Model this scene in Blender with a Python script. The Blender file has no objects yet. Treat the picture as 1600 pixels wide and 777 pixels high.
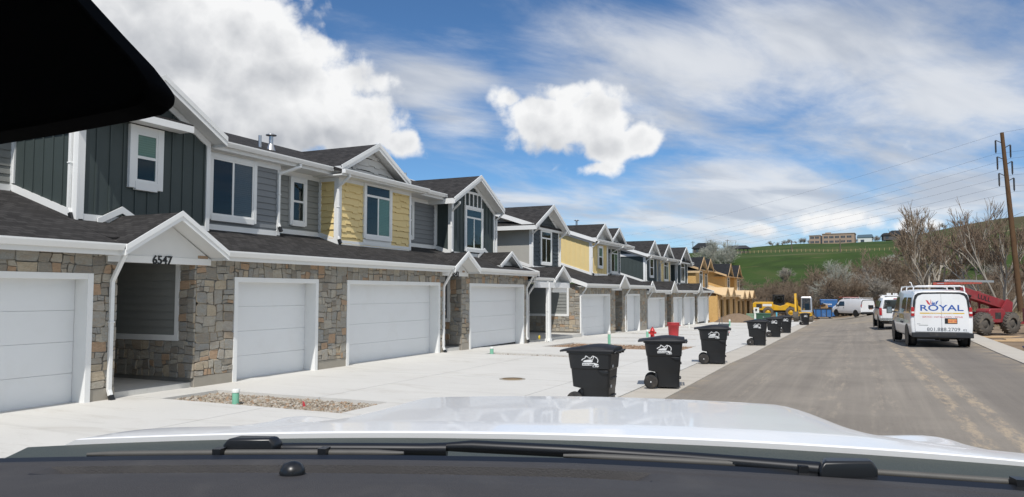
import bpy, math, random
from mathutils import Vector, Matrix
R = math.radians
random.seed(7)
scn = bpy.context.scene
COL = scn.collection

# ------------------------------------------------------------------ camera, world, sun, exposure
CAM_H = 1.95
cam_d = bpy.data.cameras.new('camera'); cam = bpy.data.objects.new('camera', cam_d); COL.objects.link(cam)
cam_d.sensor_width = 36.0; cam_d.lens = 36.0 * 1180 / 1600
cam_d.clip_start = 0.05; cam_d.clip_end = 5000
cam.location = (0, 0, CAM_H)
cam.rotation_euler = (math.pi/2 + math.atan(70/1180), 0, R(24.75))
scn.camera = cam
scn.view_settings.view_transform = 'Standard'; scn.view_settings.look = 'None'
scn.view_settings.exposure = 0.07; scn.view_settings.gamma = 1.0
scn.view_settings.use_curve_mapping = False
scn.cycles.max_bounces = 6; scn.cycles.diffuse_bounces = 3; scn.cycles.glossy_bounces = 3
scn.cycles.transparent_max_bounces = 12; scn.cycles.transmission_bounces = 4
scn.cycles.caustics_reflective = False; scn.cycles.caustics_refractive = False

SUN = Vector((0.18, -0.57, 0.80)).normalized()
sd = bpy.data.lights.new('sun', 'SUN'); so = bpy.data.objects.new('sun', sd); COL.objects.link(so)
sd.energy = 3.7; sd.angle = R(0.53); sd.color = (1.0, 0.965, 0.915)
so.rotation_euler = SUN.to_track_quat('Z', 'Y').to_euler(); so.location = (20, -60, 80)

class NG:
    """small helper to write shader node graphs"""
    def __init__(s, tree): s.t = tree; s.n = tree.nodes; s.l = tree.links
    def new(s, typ, **kw):
        n = s.n.new(typ)
        for k, v in kw.items(): setattr(n, k, v)
        return n
    def put(s, sock, v):
        if hasattr(v, 'is_output'): s.l.new(v, sock)
        elif v is not None: sock.default_value = v
    def m(s, op, a, b=None, c=None, clamp=False):
        n = s.new('ShaderNodeMath', operation=op, use_clamp=clamp)
        s.put(n.inputs[0], a); s.put(n.inputs[1], b); s.put(n.inputs[2], c); return n.outputs[0]
    def vm(s, op, a, b=None, scale=None):
        n = s.new('ShaderNodeVectorMath', operation=op)
        s.put(n.inputs[0], a); s.put(n.inputs[1], b)
        if scale is not None: s.put(n.inputs['Scale'], scale)
        return n.outputs['Value'] if op in ('DOT_PRODUCT', 'LENGTH', 'DISTANCE') else n.outputs[0]
    def ss(s, v, a, b, lo=0.0, hi=1.0):
        n = s.new('ShaderNodeMapRange', interpolation_type='SMOOTHSTEP')
        s.put(n.inputs['Value'], v); s.put(n.inputs['From Min'], a); s.put(n.inputs['From Max'], b)
        s.put(n.inputs['To Min'], lo); s.put(n.inputs['To Max'], hi); return n.outputs[0]
    def noise(s, vec, scale, detail=4, rough=0.5, dist=0.0):
        n = s.new('ShaderNodeTexNoise'); s.put(n.inputs['Vector'], vec); n.inputs['Scale'].default_value = scale
        n.inputs['Detail'].default_value = detail; n.inputs['Roughness'].default_value = rough
        n.inputs['Distortion'].default_value = dist; return n.outputs['Fac']
    def mix(s, f, a, b):
        n = s.new('ShaderNodeMix', data_type='RGBA'); s.put(n.inputs[0], f); s.put(n.inputs[6], a); s.put(n.inputs[7], b)
        return n.outputs[2]
    def ramp(s, f, stops, interp='LINEAR'):
        n = s.new('ShaderNodeValToRGB'); s.put(n.inputs[0], f); e = n.color_ramp.elements; n.color_ramp.interpolation = interp
        while len(e) < len(stops): e.new(0.5)
        for k, (p, c) in enumerate(stops): e[k].position = p; e[k].color = (*c, 1)
        return n.outputs[0]
    def scalevec(s, vec, x, y, z):
        return s.vm('MULTIPLY', vec, (x, y, z))

def make_world():
    w = bpy.data.worlds.new('World'); scn.world = w; w.use_nodes = True
    g = NG(w.node_tree); g.n.clear()
    sky = g.new('ShaderNodeTexSky', sky_type='NISHITA'); sky.sun_disc = False
    sky.sun_elevation = math.asin(SUN.z); sky.sun_rotation = math.atan2(SUN.x, SUN.y)
    sky.altitude = 1400; sky.air_density = 1.0; sky.dust_density = 0.3; sky.ozone_density = 2.2
    d = g.vm('NORMALIZE', g.new('ShaderNodeTexCoord').outputs['Generated'])
    sep = g.new('ShaderNodeSeparateXYZ'); g.put(sep.inputs[0], d)
    az = g.m('MULTIPLY', g.m('ARCTAN2', sep.outputs[0], sep.outputs[1]), 57.2958)
    el = g.m('MULTIPLY', g.m('ARCSINE', sep.outputs[2]), 57.2958)
    # a curved cloud ceiling: direction projected on a layer above the place
    k = g.m('DIVIDE', 1.0, g.m('ADD', g.m('MAXIMUM', sep.outputs[2], 0.0), 0.11))
    layer = g.vm('SCALE', d, scale=k)
    billow = g.noise(d, 10.0, 7, 0.55, 0.25)
    fine = g.noise(d, 34.0, 5, 0.66, 0.3)
    def puff(v, sc, dist, feat='F1'):
        nz = g.new('ShaderNodeTexNoise'); g.put(nz.inputs['Vector'], v); nz.inputs['Scale'].default_value = sc*1.3; nz.inputs['Detail'].default_value = 3
        q = g.vm('ADD', v, g.vm('SCALE', g.vm('SUBTRACT', nz.outputs['Color'], (.5,.5,.5)), scale=dist))
        vo = g.new('ShaderNodeTexVoronoi', feature=feat); g.put(vo.inputs['Vector'], q); vo.inputs['Scale'].default_value = sc
        return g.m('SUBTRACT', 0.5, vo.outputs['Distance'])
    g.puff = puff
    def blobs(lst):
        tot = None
        for (a, e, ra, re, amp) in lst:
            q = g.m('ADD', g.m('POWER', g.m('ABSOLUTE', g.m('DIVIDE', g.m('SUBTRACT', az, a), ra)), 2.0),
                    g.m('POWER', g.m('ABSOLUTE', g.m('DIVIDE', g.m('SUBTRACT', el, e), re)), 2.0))
            v = g.m('MULTIPLY', g.m('EXPONENT', g.m('MULTIPLY', q, -1.0)), amp)
            tot = v if tot is None else g.m('MAXIMUM', tot, v)
        return tot
    return w, g, sky, d, az, el, layer, billow, fine, blobs, sep

W, G, SKY, DIR, AZ, EL, LAYER, BILLOW, FINE, BLOBS, SEP = make_world()
CUMULUS = [(-48.5, 17.03, 9.24, 4.92, 1.4), (-42.83, 14.12, 8.81, 4.38, 1.4), (-37.08, 12.65, 5.25, 2.84, 1.33), (-33.27, 11.3, 2.02, 1.6, 1.12), (-52.99, 19.64, 6.51, 3.48, 1.26), (-39.25, 17.06, 2.81, 2.2, 0.98), (-22.05, 12.93, 3.52, 2.69, 1.35), (-18.4, 13.0, 2.7, 2.6, 1.35), (-15.03, 11.27, 1.9, 1.43, 1.15), (-17.6, 11.2, 2.5, 1.5, 1.1), (-24.75, 14.59, 1.98, 1.04, 0.74), (-20.57, 14.78, 2.93, 1.23, 1.08), (-17.93, 9.45, 1.93, 0.68, 0.68), (-0.48, 5.02, 4.3, 1.06, 0.75), (3.43, 4.56, 3.3, 0.86, 0.6), (-6.85, 4.55, 2.61, 0.65, 0.55), (62, 22, 22, 11, 1.0), (105, 26, 20, 12, 1.0), (38, 34, 14, 8, 0.9), (140, 20, 18, 9, 0.9), (85, 48, 18, 10, 0.9)]  # wide blobs at the end: unseen clouds added for whiter, stronger fill light
PUFF1 = G.puff(DIR, 17.0, .05, 'SMOOTH_F1'); PUFF2 = G.puff(DIR, 44.0, .02)
PUFFS = G.m('ADD', G.m('MULTIPLY', PUFF1, 0.62), G.m('MULTIPLY', PUFF2, 0.34))
field = G.m('ADD', BLOBS(CUMULUS), G.m('ADD', G.m('ADD', G.m('MULTIPLY', G.m('SUBTRACT', BILLOW, 0.5), 1.25), G.m('MULTIPLY', G.m('SUBTRACT', FINE, 0.5), 0.45)), PUFFS))
cum = G.ss(field, 0.38, 0.80)
thick = G.ss(field, 0.6, 1.5)
# lit side: density falls off towards the sun and upward
OFF = G.vm('ADD', DIR, (0.008, -0.012, 0.022))
up = G.m('ADD', G.m('MULTIPLY', G.noise(OFF, 10.0, 5, 0.55, 0.25), 0.7), G.m('MULTIPLY', G.puff(OFF, 17.0, .05), 0.42))
relief = G.m('SUBTRACT', G.m('ADD', G.m('MULTIPLY', BILLOW, 0.7), G.m('MULTIPLY', PUFF1, 0.42)), up)
shade = G.m('ADD', G.m('MULTIPLY', thick, -0.40), G.m('ADD', 0.96, G.m('MULTIPLY', relief, 1.7)), clamp=True)
low = G.m('MULTIPLY', BLOBS([(-41.88, 10.8, 8.85, 1.82, 1), (-20.83, 10.92, 4.36, 1.04, 0.9), (-48.84, 14.01, 6.44, 3.38, 0.45), (-36.35, 10.59, 3.81, 1.03, 0.7)]), 0.42)
shade = G.m('SUBTRACT', shade, low, clamp=True)
cum_col = G.mix(shade, (3.5, 3.75, 4.2, 1), (8.9, 8.95, 9.0, 1))
# thin high cloud in streaks
rot = G.new('ShaderNodeVectorRotate', rotation_type='Z_AXIS'); G.put(rot.inputs['Vector'], LAYER); rot.inputs['Angle'].default_value = R(-62)
st = G.scalevec(rot.outputs[0], 0.62, 1.12, 0.6)
streak = G.m('ADD', G.m('MULTIPLY', G.noise(st, 1.3, 9, 0.57, 0.5), 0.70), G.m('MULTIPLY', G.noise(st, 3.6, 8, 0.62, 0.35), 0.30))
cover = BLOBS([(-32.59, 16.07, 6.36, 2.72, 0.85), (-30.14, 12.89, 3.91, 1.87, 0.5), (-5.73, 16.69, 16.23, 4.68, 1.0), (4.38, 11.35, 10.03, 5.32, 1.0), (-12.64, 13.13, 7.27, 2.29, 0.6), (-8.15, 6.44, 13.48, 3.23, 0.95), (-23.29, 7.2, 5.82, 1.21, 0.6), (6.08, 6.61, 7.28, 2.49, 1.0), (70, 45, 38, 30, 1.25), (120, 35, 45, 25, 1.1), (30, 55, 30, 22, .9), (-110, 40, 35, 22, .8)])  # the closing large blobs lie out of view, added to raise the fill
cir = G.m('MULTIPLY', G.ss(G.m('ADD', streak, G.m('MULTIPLY', cover, 0.36)), 0.52, 0.84), 0.90)
cir_col = G.mix(G.ss(G.noise(st, 2.1, 5, 0.5, 0.6), 0.35, 0.65), (4.9, 5.3, 6.0, 1), (7.4, 7.6, 7.9, 1))
hz = G.m('MULTIPLY', G.ss(EL, 9.0, 0.0), 0.30)
SKYC = G.vm('MULTIPLY', SKY.outputs[0], (0.60, 0.86, 1.06))
c0 = G.mix(hz, SKYC, (6.0, 6.9, 8.0, 1))
c1 = G.mix(cir, c0, cir_col)
c2 = G.mix(cum, c1, cum_col)
bg = G.new('ShaderNodeBackground'); bg.inputs['Strength'].default_value = 0.1
G.put(bg.inputs['Color'], c2)
G.put(G.new('ShaderNodeOutputWorld').inputs['Surface'], bg.outputs[0])
W.cycles.sampling_method = 'MANUAL'; W.cycles.sample_map_resolution = 512

# ------------------------------------------------------------------ helpers
def tag(o, label=None, cat=None, group=None, kind=None):
    if label: o['label'] = label
    if cat: o['category'] = cat
    if group: o['group'] = group
    if kind: o['kind'] = kind
    return o
def empty(name, loc=(0,0,0), rz=0.0, label=None, cat=None, group=None, scale=1.0):
    o = bpy.data.objects.new(name, None); COL.objects.link(o)
    o.location = loc; o.rotation_euler = (0, 0, rz); o.scale = (scale,)*3; o.empty_display_size = 0.3
    return tag(o, label, cat, group)
def copy_tree(o, parent=None):
    c = o.copy(); COL.objects.link(c); c.parent = parent
    for ch in list(o.children): copy_tree(ch, c)
    return c
class Fr:
    """a wall frame: origin, u along the wall, v up, n outward"""
    def __init__(s, o, u, v, n): s.o = Vector(o); s.u = Vector(u); s.v = Vector(v); s.n = Vector(n)
    def p(s, a, b, c=0.0): return s.o + s.u*a + s.v*b + s.n*c
def front(x, z=0.0, y=0.0): return Fr((x, y, z), (0,1,0), (0,0,1), (1,0,0))     # faces the street; u is y
def side(y, z=0.0, x=0.0): return Fr((x, y, z), (1,0,0), (0,0,1), (0,-1,0))      # faces back down the street; u is x
class MB:
    def __init__(s): s.v = []; s.f = []; s.sm = []
    def add(s, pts, faces, smooth=False):
        b = len(s.v); s.v += [tuple(p) for p in pts]
        for f in faces: s.f.append(tuple(b+i for i in f)); s.sm.append(smooth)
        return s
    def quad(s, *p): return s.add(p, [tuple(range(len(p)))])
    def box(s, x0, y0, z0, x1, y1, z1):
        return s.add([(x0,y0,z0),(x1,y0,z0),(x1,y1,z0),(x0,y1,z0),(x0,y0,z1),(x1,y0,z1),(x1,y1,z1),(x0,y1,z1)],
                     [(3,2,1,0),(4,5,6,7),(0,1,5,4),(1,2,6,5),(2,3,7,6),(3,0,4,7)])
    def obox(s, F, u0, u1, v0, v1, n0, n1):
        P = [F.p(a,b,c) for c in (n0,n1) for (a,b) in ((u0,v0),(u1,v0),(u1,v1),(u0,v1))]
        return s.add(P, [(3,2,1,0),(4,5,6,7),(0,1,5,4),(1,2,6,5),(2,3,7,6),(3,0,4,7)])
    def prism(s, F, poly, n0, n1):
        k = len(poly); P = [F.p(a,b,n0) for a,b in poly] + [F.p(a,b,n1) for a,b in poly]
        return s.add(P, [tuple(range(k-1,-1,-1)), tuple(range(k,2*k))] + [(i,(i+1)%k,k+(i+1)%k,k+i) for i in range(k)])
    def bar(s, a, b, w, h, up=(0,0,1)):
        a, b = Vector(a), Vector(b); d = (b-a).normalized(); up = Vector(up)
        r = d.cross(up)
        if r.length < 1e-4: r = d.cross(Vector((1,0,0)))
        r.normalize(); q = r.cross(d).normalized()
        P = [e + r*sx*w/2 + q*sz*h/2 for e in (a,b) for sx,sz in ((-1,-1),(1,-1),(1,1),(-1,1))]
        return s.add(P, [(3,2,1,0),(4,5,6,7),(0,1,5,4),(1,2,6,5),(2,3,7,6),(3,0,4,7)])
    def tube(s, pts, r, seg=8, caps=True):
        pts = [Vector(p) for p in pts]; n = len(pts); rr = r if isinstance(r, (list, tuple)) else [r]*n
        P = []; ref = None
        for i, p in enumerate(pts):
            d = (pts[min(i+1,n-1)] - pts[max(i-1,0)]).normalized()
            if ref is None: ref = Vector((0,0,1)) if abs(d.z) < 0.9 else Vector((1,0,0))
            a = d.cross(ref).normalized(); b = a.cross(d).normalized(); ref = b
            P += [p + (a*math.cos(2*math.pi*k/seg) + b*math.sin(2*math.pi*k/seg))*rr[i] for k in range(seg)]
        F = [(i*seg+k, i*seg+(k+1)%seg, (i+1)*seg+(k+1)%seg, (i+1)*seg+k) for i in range(n-1) for k in range(seg)]
        s.add(P, F, True)
        if caps:
            s.add(P[:seg], [tuple(range(seg-1,-1,-1))]); s.add(P[-seg:], [tuple(range(seg))])
        return s
    def lathe(s, prof, seg=20, axis='z', o=(0,0,0), smooth=True, caps=True):
        P = []; o = Vector(o)
        for (r, h) in prof:
            for k in range(seg):
                c, q = r*math.cos(2*math.pi*k/seg), r*math.sin(2*math.pi*k/seg)
                P.append(o + Vector({'z':(c,q,h), 'y':(c,h,q), 'x':(h,c,q)}[axis]))
        n = len(prof)
        F = [(i*seg+k, i*seg+(k+1)%seg, (i+1)*seg+(k+1)%seg, (i+1)*seg+k) for i in range(n-1) for k in range(seg)]
        s.add(P, F, smooth)
        if caps: s.add(P[:seg], [tuple(range(seg-1,-1,-1))]); s.add(P[-seg:], [tuple(range(seg))])
        return s
    def loft(s, secs, caps=True, smooth=True, closed=True):
        k = len(secs[0]); P = [p for q in secs for p in q]; n = len(secs)
        kk = k if closed else k-1
        F = [(i*k+j, i*k+(j+1)%k, (i+1)*k+(j+1)%k, (i+1)*k+j) for i in range(n-1) for j in range(kk)]
        s.add(P, F, smooth)
        if caps: s.add(secs[0], [tuple(range(k-1,-1,-1))]); s.add(secs[-1], [tuple(range(k))])
        return s
    def build(s, name, mat, parent=None, bevel=0.0, smooth_angle=None, fix=False, loc=None):
        me = bpy.data.meshes.new(name); me.from_pydata(s.v, [], s.f)
        me.polygons.foreach_set('use_smooth', s.sm)
        o = bpy.data.objects.new(name, me); COL.objects.link(o); o.parent = parent
        if loc is not None: o.location = loc
        if mat: me.materials.append(mat)
        if fix:
            import bmesh
            bm = bmesh.new(); bm.from_mesh(me); bmesh.ops.remove_doubles(bm, verts=bm.verts, dist=1e-5)
            bmesh.ops.recalc_face_normals(bm, faces=bm.faces); bm.to_mesh(me); bm.free()
        if bevel:
            md = o.modifiers.new('bevel', 'BEVEL'); md.width = bevel; md.segments = 2; md.limit_method = 'ANGLE'; md.angle_limit = R(35)
            md.harden_normals = False
            me.polygons.foreach_set('use_smooth', [True]*len(me.polygons))
            try: me.set_sharp_from_angle(angle=R(40))
            except Exception: pass
        elif smooth_angle:
            me.polygons.foreach_set('use_smooth', [True]*len(me.polygons)); me.set_sharp_from_angle(angle=R(smooth_angle))
        me.update(); return o
def text_mesh(name, s, size, mat, parent, loc, rot, extrude=0.002, align='CENTER', sx=1.0, bold=0.0, shear=0.0):
    cu = bpy.data.curves.new(name, 'FONT'); cu.body = s; cu.size = size; cu.extrude = extrude; cu.align_x = align
    cu.offset = bold; cu.shear = shear; cu.resolution_u = 3
    t = bpy.data.objects.new(name + '_tmp', cu); COL.objects.link(t)
    bpy.context.view_layer.update()
    dg = bpy.context.evaluated_depsgraph_get()
    me = bpy.data.meshes.new_from_object(t.evaluated_get(dg)); bpy.data.objects.remove(t)
    me.materials.clear(); me.materials.append(mat); me.name = name
    o = bpy.data.objects.new(name, me); COL.objects.link(o); o.parent = parent
    o.location = loc; o.rotation_euler = rot; o.scale = (sx, 1, 1); return o

def pbr(name, col, rough=0.6, metal=0.0, coat=0.0, spec=0.5, var=0.0, vscale=3.0, bump=0.0, bscale=40.0, dirt=None, dscale=1.2, damt=0.0):
    m = bpy.data.materials.new(name); m.use_nodes = True; g = NG(m.node_tree)
    b = g.n['Principled BSDF']; b.inputs['Base Color'].default_value = (*col, 1)
    b.inputs['Roughness'].default_value = rough; b.inputs['Metallic'].default_value = metal
    b.inputs['Coat Weight'].default_value = coat; b.inputs['Coat Roughness'].default_value = 0.03
    b.inputs['Specular IOR Level'].default_value = spec
    co = g.new('ShaderNodeTexCoord').outputs['Object']
    c = (*col, 1)
    if var:
        f = g.noise(co, vscale, 5, 0.6)
        c = g.mix(f, tuple(x*(1-var) for x in col)+(1,), tuple(min(1, x*(1+var)) for x in col)+(1,))
    if dirt:
        f = g.m('MULTIPLY', g.ss(g.noise(co, dscale, 6, 0.65, 0.6), 0.48, 0.72), damt)
        c = g.mix(f, c, (*dirt, 1))
    g.put(b.inputs['Base Color'], c)
    if bump:
        bn = g.new('ShaderNodeBump'); bn.inputs['Strength'].default_value = bump; bn.inputs['Distance'].default_value = 0.01
        g.put(bn.inputs['Height'], g.noise(co, bscale, 4, 0.6)); g.put(b.inputs['Normal'], bn.outputs[0])
    return m
M = {}
M['white'] = pbr('white_trim', (.79,.79,.77), .45, var=.05, vscale=1.5, bump=.08, bscale=60, dirt=(.60,.58,.54), damt=.10)
M['soffit'] = pbr('soffit_white', (.72,.72,.70), .55, var=.04)
M['garage'] = pbr('garage_white', (.76,.77,.77), .5, var=.03, vscale=.8, bump=.12, bscale=120, dirt=(.62,.60,.56), damt=.15)
M['charcoal'] = pbr('charcoal_siding', (.046,.061,.059), .6, var=.12, vscale=2, bump=.2, bscale=70)
M['navy'] = pbr('slate_shakes', (.042,.052,.055), .6, var=.18, vscale=5, bump=.2, bscale=70)
M['grey'] = pbr('grey_siding', (.245,.25,.235), .6, var=.06, vscale=2, bump=.15, bscale=70)
M['blue_grey'] = pbr('blue_grey_siding', (.195,.207,.215), .6, var=.06, vscale=2, bump=.15, bscale=70)
M['pale'] = pbr('pale_shakes', (.62,.61,.58), .6, var=.05, vscale=3)
M['yellow'] = pbr('yellow_siding', (.74,.575,.265), .6, var=.06, vscale=3, bump=.15, bscale=70)
M['stucco'] = pbr('stucco', (.40,.385,.345), .9, var=.05, vscale=1.3, bump=.5, bscale=180)
M['foundation'] = pbr('foundation_concrete', (.33,.30,.25), .9, var=.15, vscale=4, bump=.3, bscale=60)
M['mortar'] = pbr('mortar', (.235,.22,.195), .95, var=.1, vscale=8, bump=.4, bscale=90)
M['black'] = pbr('black_plastic', (.012,.013,.014), .5)
M['rubber'] = pbr('rubber', (.022,.021,.020), .85, var=.3, vscale=9, dirt=(.16,.13,.10), dscale=3, damt=.5)
M['muddy_rubber'] = pbr('muddy_rubber', (.10,.088,.074), .9, var=.3, vscale=6, dirt=(.20,.16,.115), dscale=2.5, damt=.9)
M['steel'] = pbr('galvanised_steel', (.5,.5,.5), .35, metal=.9, var=.1)
M['chrome'] = pbr('chrome', (.7,.7,.7), .15, metal=1.0)
M['dark'] = pbr('unlit_room_black', (.012,.010,.008), .95)  # near-black that stands in for unlit room depth behind the windows
def blind_mat():
    m = bpy.data.materials.new('white_blind'); m.use_nodes = True; g = NG(m.node_tree); b = g.n['Principled BSDF']
    sp = g.new('ShaderNodeSeparateXYZ'); g.put(sp.inputs[0], g.new('ShaderNodeTexCoord').outputs['Object'])
    f = g.m('PINGPONG', g.m('MULTIPLY', sp.outputs[2], 1.0), .025)
    g.put(b.inputs['Base Color'], g.mix(g.m('MULTIPLY', f, 40.0, clamp=True), (.34,.35,.35,1), (.46,.47,.46,1))); b.inputs['Roughness'].default_value = .6; return m
M['blind'] = blind_mat()
def stone_mat():
    m = bpy.data.materials.new('ledge_stone'); m.use_nodes = True; g = NG(m.node_tree); b = g.n['Principled BSDF']
    rnd = g.new('ShaderNodeNewGeometry').outputs['Random Per Island']
    co = g.new('ShaderNodeTexCoord').outputs['Object']
    base = g.ramp(rnd, [(0.0,(0.289,0.270,0.231)),(.13,(0.371,0.353,0.311)),(.26,(0.313,0.315,0.296)),(.38,(0.449,0.418,0.351)),(.50,(0.357,0.345,0.305)),(.62,(0.486,0.413,0.305)),
                        (.72,(0.390,0.318,0.241)),(.80,(0.323,0.325,0.305)),(.87,(0.458,0.310,0.201)),(.93,(0.245,0.225,0.195)),(.97,(0.419,0.388,0.336))], 'CONSTANT')
    f = g.noise(g.scalevec(co, 1, 1, 2.2), 6, 7, 0.68, 0.8)
    f2 = g.noise(g.scalevec(co, 1, 1, 2.0), 20, 6, 0.7)
    c = g.mix(g.ss(f, .35, .75), base, g.mix(.5, base, (.34,.25,.16,1)))
    c = g.mix(g.m('MULTIPLY', g.ss(f2, .3, .7), .5), c, g.vm('SCALE', c, scale=.62))
    g.put(b.inputs['Base Color'], c); b.inputs['Roughness'].default_value = .88
    bn = g.new('ShaderNodeBump'); bn.inputs['Strength'].default_value = .9; bn.inputs['Distance'].default_value = .03
    g.put(bn.inputs['Height'], g.m('ADD', f, g.m('MULTIPLY', f2, .5))); g.put(b.inputs['Normal'], bn.outputs[0]); return m
M['stone'] = stone_mat()
def shingle_mat(name, base):
    m = bpy.data.materials.new(name); m.use_nodes = True; g = NG(m.node_tree); b = g.n['Principled BSDF']
    co = g.new('ShaderNodeTexCoord').outputs['Object']; sp = g.new('ShaderNodeSeparateXYZ'); g.put(sp.inputs[0], co)
    nrm = g.new('ShaderNodeSeparateXYZ'); g.put(nrm.inputs[0], g.new('ShaderNodeNewGeometry').outputs['Normal'])
    usey = g.m('GREATER_THAN', g.m('ABSOLUTE', nrm.outputs[1]), g.m('ABSOLUTE', nrm.outputs[0]))
    run = g.m('ADD', g.m('MULTIPLY', usey, sp.outputs[0]), g.m('MULTIPLY', g.m('SUBTRACT', 1.0, usey), sp.outputs[1]))
    cv = g.new('ShaderNodeCombineXYZ'); g.put(cv.inputs[0], run); g.put(cv.inputs[1], g.m('MULTIPLY', sp.outputs[2], 3.0))
    br = g.new('ShaderNodeTexBrick'); g.put(br.inputs['Vector'], cv.outputs[0]); br.inputs['Scale'].default_value = 1.0
    br.inputs['Brick Width'].default_value = .22; br.inputs['Row Height'].default_value = .14; br.inputs['Mortar Size'].default_value = .012
    br.inputs['Color1'].default_value = (*(x*.52 for x in base), 1); br.inputs['Color2'].default_value = (*(x*1.75 for x in base), 1)
    br.inputs['Mortar'].default_value = (*(x*.45 for x in base), 1); br.inputs['Bias'].default_value = 0.0
    big = g.noise(co, 1.2, 4, .6); c = g.mix(g.m('MULTIPLY', big, .5), br.outputs['Color'], (*(x*1.5 for x in base), 1))
    sp2 = g.noise(co, 160, 2, .5); c = g.mix(g.m('MULTIPLY', g.ss(sp2, .55, .75), .35), c, (.12,.115,.11,1))
    g.put(b.inputs['Base Color'], c); b.inputs['Roughness'].default_value = .93; b.inputs['Specular IOR Level'].default_value = .2
    bn = g.new('ShaderNodeBump'); bn.inputs['Strength'].default_value = .6; bn.inputs['Distance'].default_value = .012
    g.put(bn.inputs['Height'], g.m('ADD', br.outputs['Fac'], g.m('MULTIPLY', sp2, -.8))); bn.invert = True
    g.put(b.inputs['Normal'], bn.outputs[0]); return m
M['shingle'] = shingle_mat('asphalt_shingle', (.033,.031,.030))
M['felt'] = shingle_mat('roofing_felt', (.018,.019,.021))
def glass_mat(name, tint, refl=.06):
    m = bpy.data.materials.new(name); m.use_nodes = True; g = NG(m.node_tree); g.n.remove(g.n['Principled BSDF'])
    tr = g.new('ShaderNodeBsdfTransparent'); tr.inputs[0].default_value = (*tint, 1)
    gl = g.new('ShaderNodeBsdfGlossy'); gl.inputs['Roughness'].default_value = .02; gl.inputs[0].default_value = (.95,.97,.97,1)
    lw = g.new('ShaderNodeFresnel'); lw.inputs['IOR'].default_value = 1.52
    ms = g.new('ShaderNodeMixShader'); bf = g.new('ShaderNodeNewGeometry').outputs['Backfacing']
    g.put(ms.inputs[0], g.m('MULTIPLY', g.m('ADD', lw.outputs[0], refl, clamp=True), g.m('SUBTRACT', 1.0, bf)))
    g.l.new(tr.outputs[0], ms.inputs[1]); g.l.new(gl.outputs[0], ms.inputs[2]); g.l.new(ms.outputs[0], g.n['Material Output'].inputs[0]); return m
M['glass'] = glass_mat('window_glass', (.70,.82,.77), .0)
M['glass_dark'] = glass_mat('tinted_glass', (.62,.65,.67), .0)
M['car_glass'] = pbr('car_glass', (.014,.018,.02), .06, spec=.9)
def osb_mat():
    m = bpy.data.materials.new('strand_board'); m.use_nodes = True; g = NG(m.node_tree); b = g.n['Principled BSDF']
    co = g.new('ShaderNodeTexCoord').outputs['Object']
    v = g.new('ShaderNodeTexVoronoi'); g.put(v.inputs['Vector'], g.scalevec(co, 14, 9, 22)); 
    f = g.noise(co, 9, 6, .7, .8); s = g.new('ShaderNodeSeparateColor'); g.put(s.inputs[0], v.outputs['Color'])
    c = g.ramp(g.m('ADD', g.m('MULTIPLY', s.outputs[0], .5), g.m('MULTIPLY', f, .5)), [(.15,(.42,.23,.07)),(.5,(.62,.38,.135)),(.85,(.74,.51,.22))])
    bl = g.ss(g.noise(co, .7, 3, .6), .45, .7); c = g.mix(g.m('MULTIPLY', bl, .35), c, (.42,.24,.085,1))
    g.put(b.inputs['Base Color'], c); b.inputs['Roughness'].default_value = .8; return m
M['osb'] = osb_mat()
M['lumber'] = pbr('framing_lumber', (.55,.38,.21), .8, var=.25, vscale=6)
M['plywood'] = pbr('plywood', (.62,.46,.27), .8, var=.15, vscale=3)

# ------------------------------------------------------------------ the ground
def smooth(a, b, x):
    t = max(0.0, min(1.0, (x-a)/(b-a))); return t*t*(3-2*t)
def g0(x, y):
    """the street falls gently away from the camera, more on the house side"""
    return -max(0.0, min(y, 115)-22)*(.017 + (.004-.017)*smooth(-3.5, 3.5, x))
def lerp_tab(t, x):
    if x <= t[0][0]: return t[0][1]
    for (a, p), (b, q) in zip(t, t[1:]):
        if x <= b: return p+(q-p)*(x-a)/(b-a)
    return t[-1][1]
RIDGE = [(-500,20),(-300,30),(-163,35),(-92,36.6),(-39,40),(19,41.6),(56,48),(99,55),(160,58),(240,50),(400,40)]
def hill(x, y):
    # ridge table is given at the ridge distance (y=600); lines of sight fan out from the camera
    k = 600.0/max(y, 60.0); top = lerp_tab(RIDGE, x*k)
    t = (y-165)/(600-165)
    if t <= 0: f = 0.0
    elif t < .34: f = .46*smooth(0, 1, t/.34*.5+0.0)*2*(t/.34*.5+.5)
    else: f = .46 + .54*((t-.34)/.66)
    if y > 600: f = 1.0
    fade = smooth(140, 200, y)
    z = -1.4 + f*top*(1 + .0) + fade*1.2*math.sin(x*.045+1.3)*math.sin(y*.03)
    return z
def gz(x, y):
    if y <= 130: return g0(x, y)
    w = smooth(130, 175, y); return g0(x, y)*(1-w) + hill(x, y)*w
def sheet(name, xs, ys, off, mat, kind='structure', fz=g0):
    m = MB(); nx = len(xs) if not callable(xs) else len(xs(ys[0]))
    for y in ys:
        for x in (xs(y) if callable(xs) else xs): m.v.append((x, y, fz(x, y)+off))
    for j in range(len(ys)-1):
        for i in range(nx-1):
            m.f.append((j*nx+i, j*nx+i+1, (j+1)*nx+i+1, (j+1)*nx+i)); m.sm.append(True)
    return tag(m.build(name, mat), kind=kind)
def frange(a, b, n): return [a+(b-a)*i/n for i in range(n+1)]
def road_l(y): return -3.38 - max(0.0, y-26)*.0215
def road_r(y): return 4.13 + max(0.0, min(y, 60)-30)*.012 - max(0.0, y-85)*.02

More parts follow.
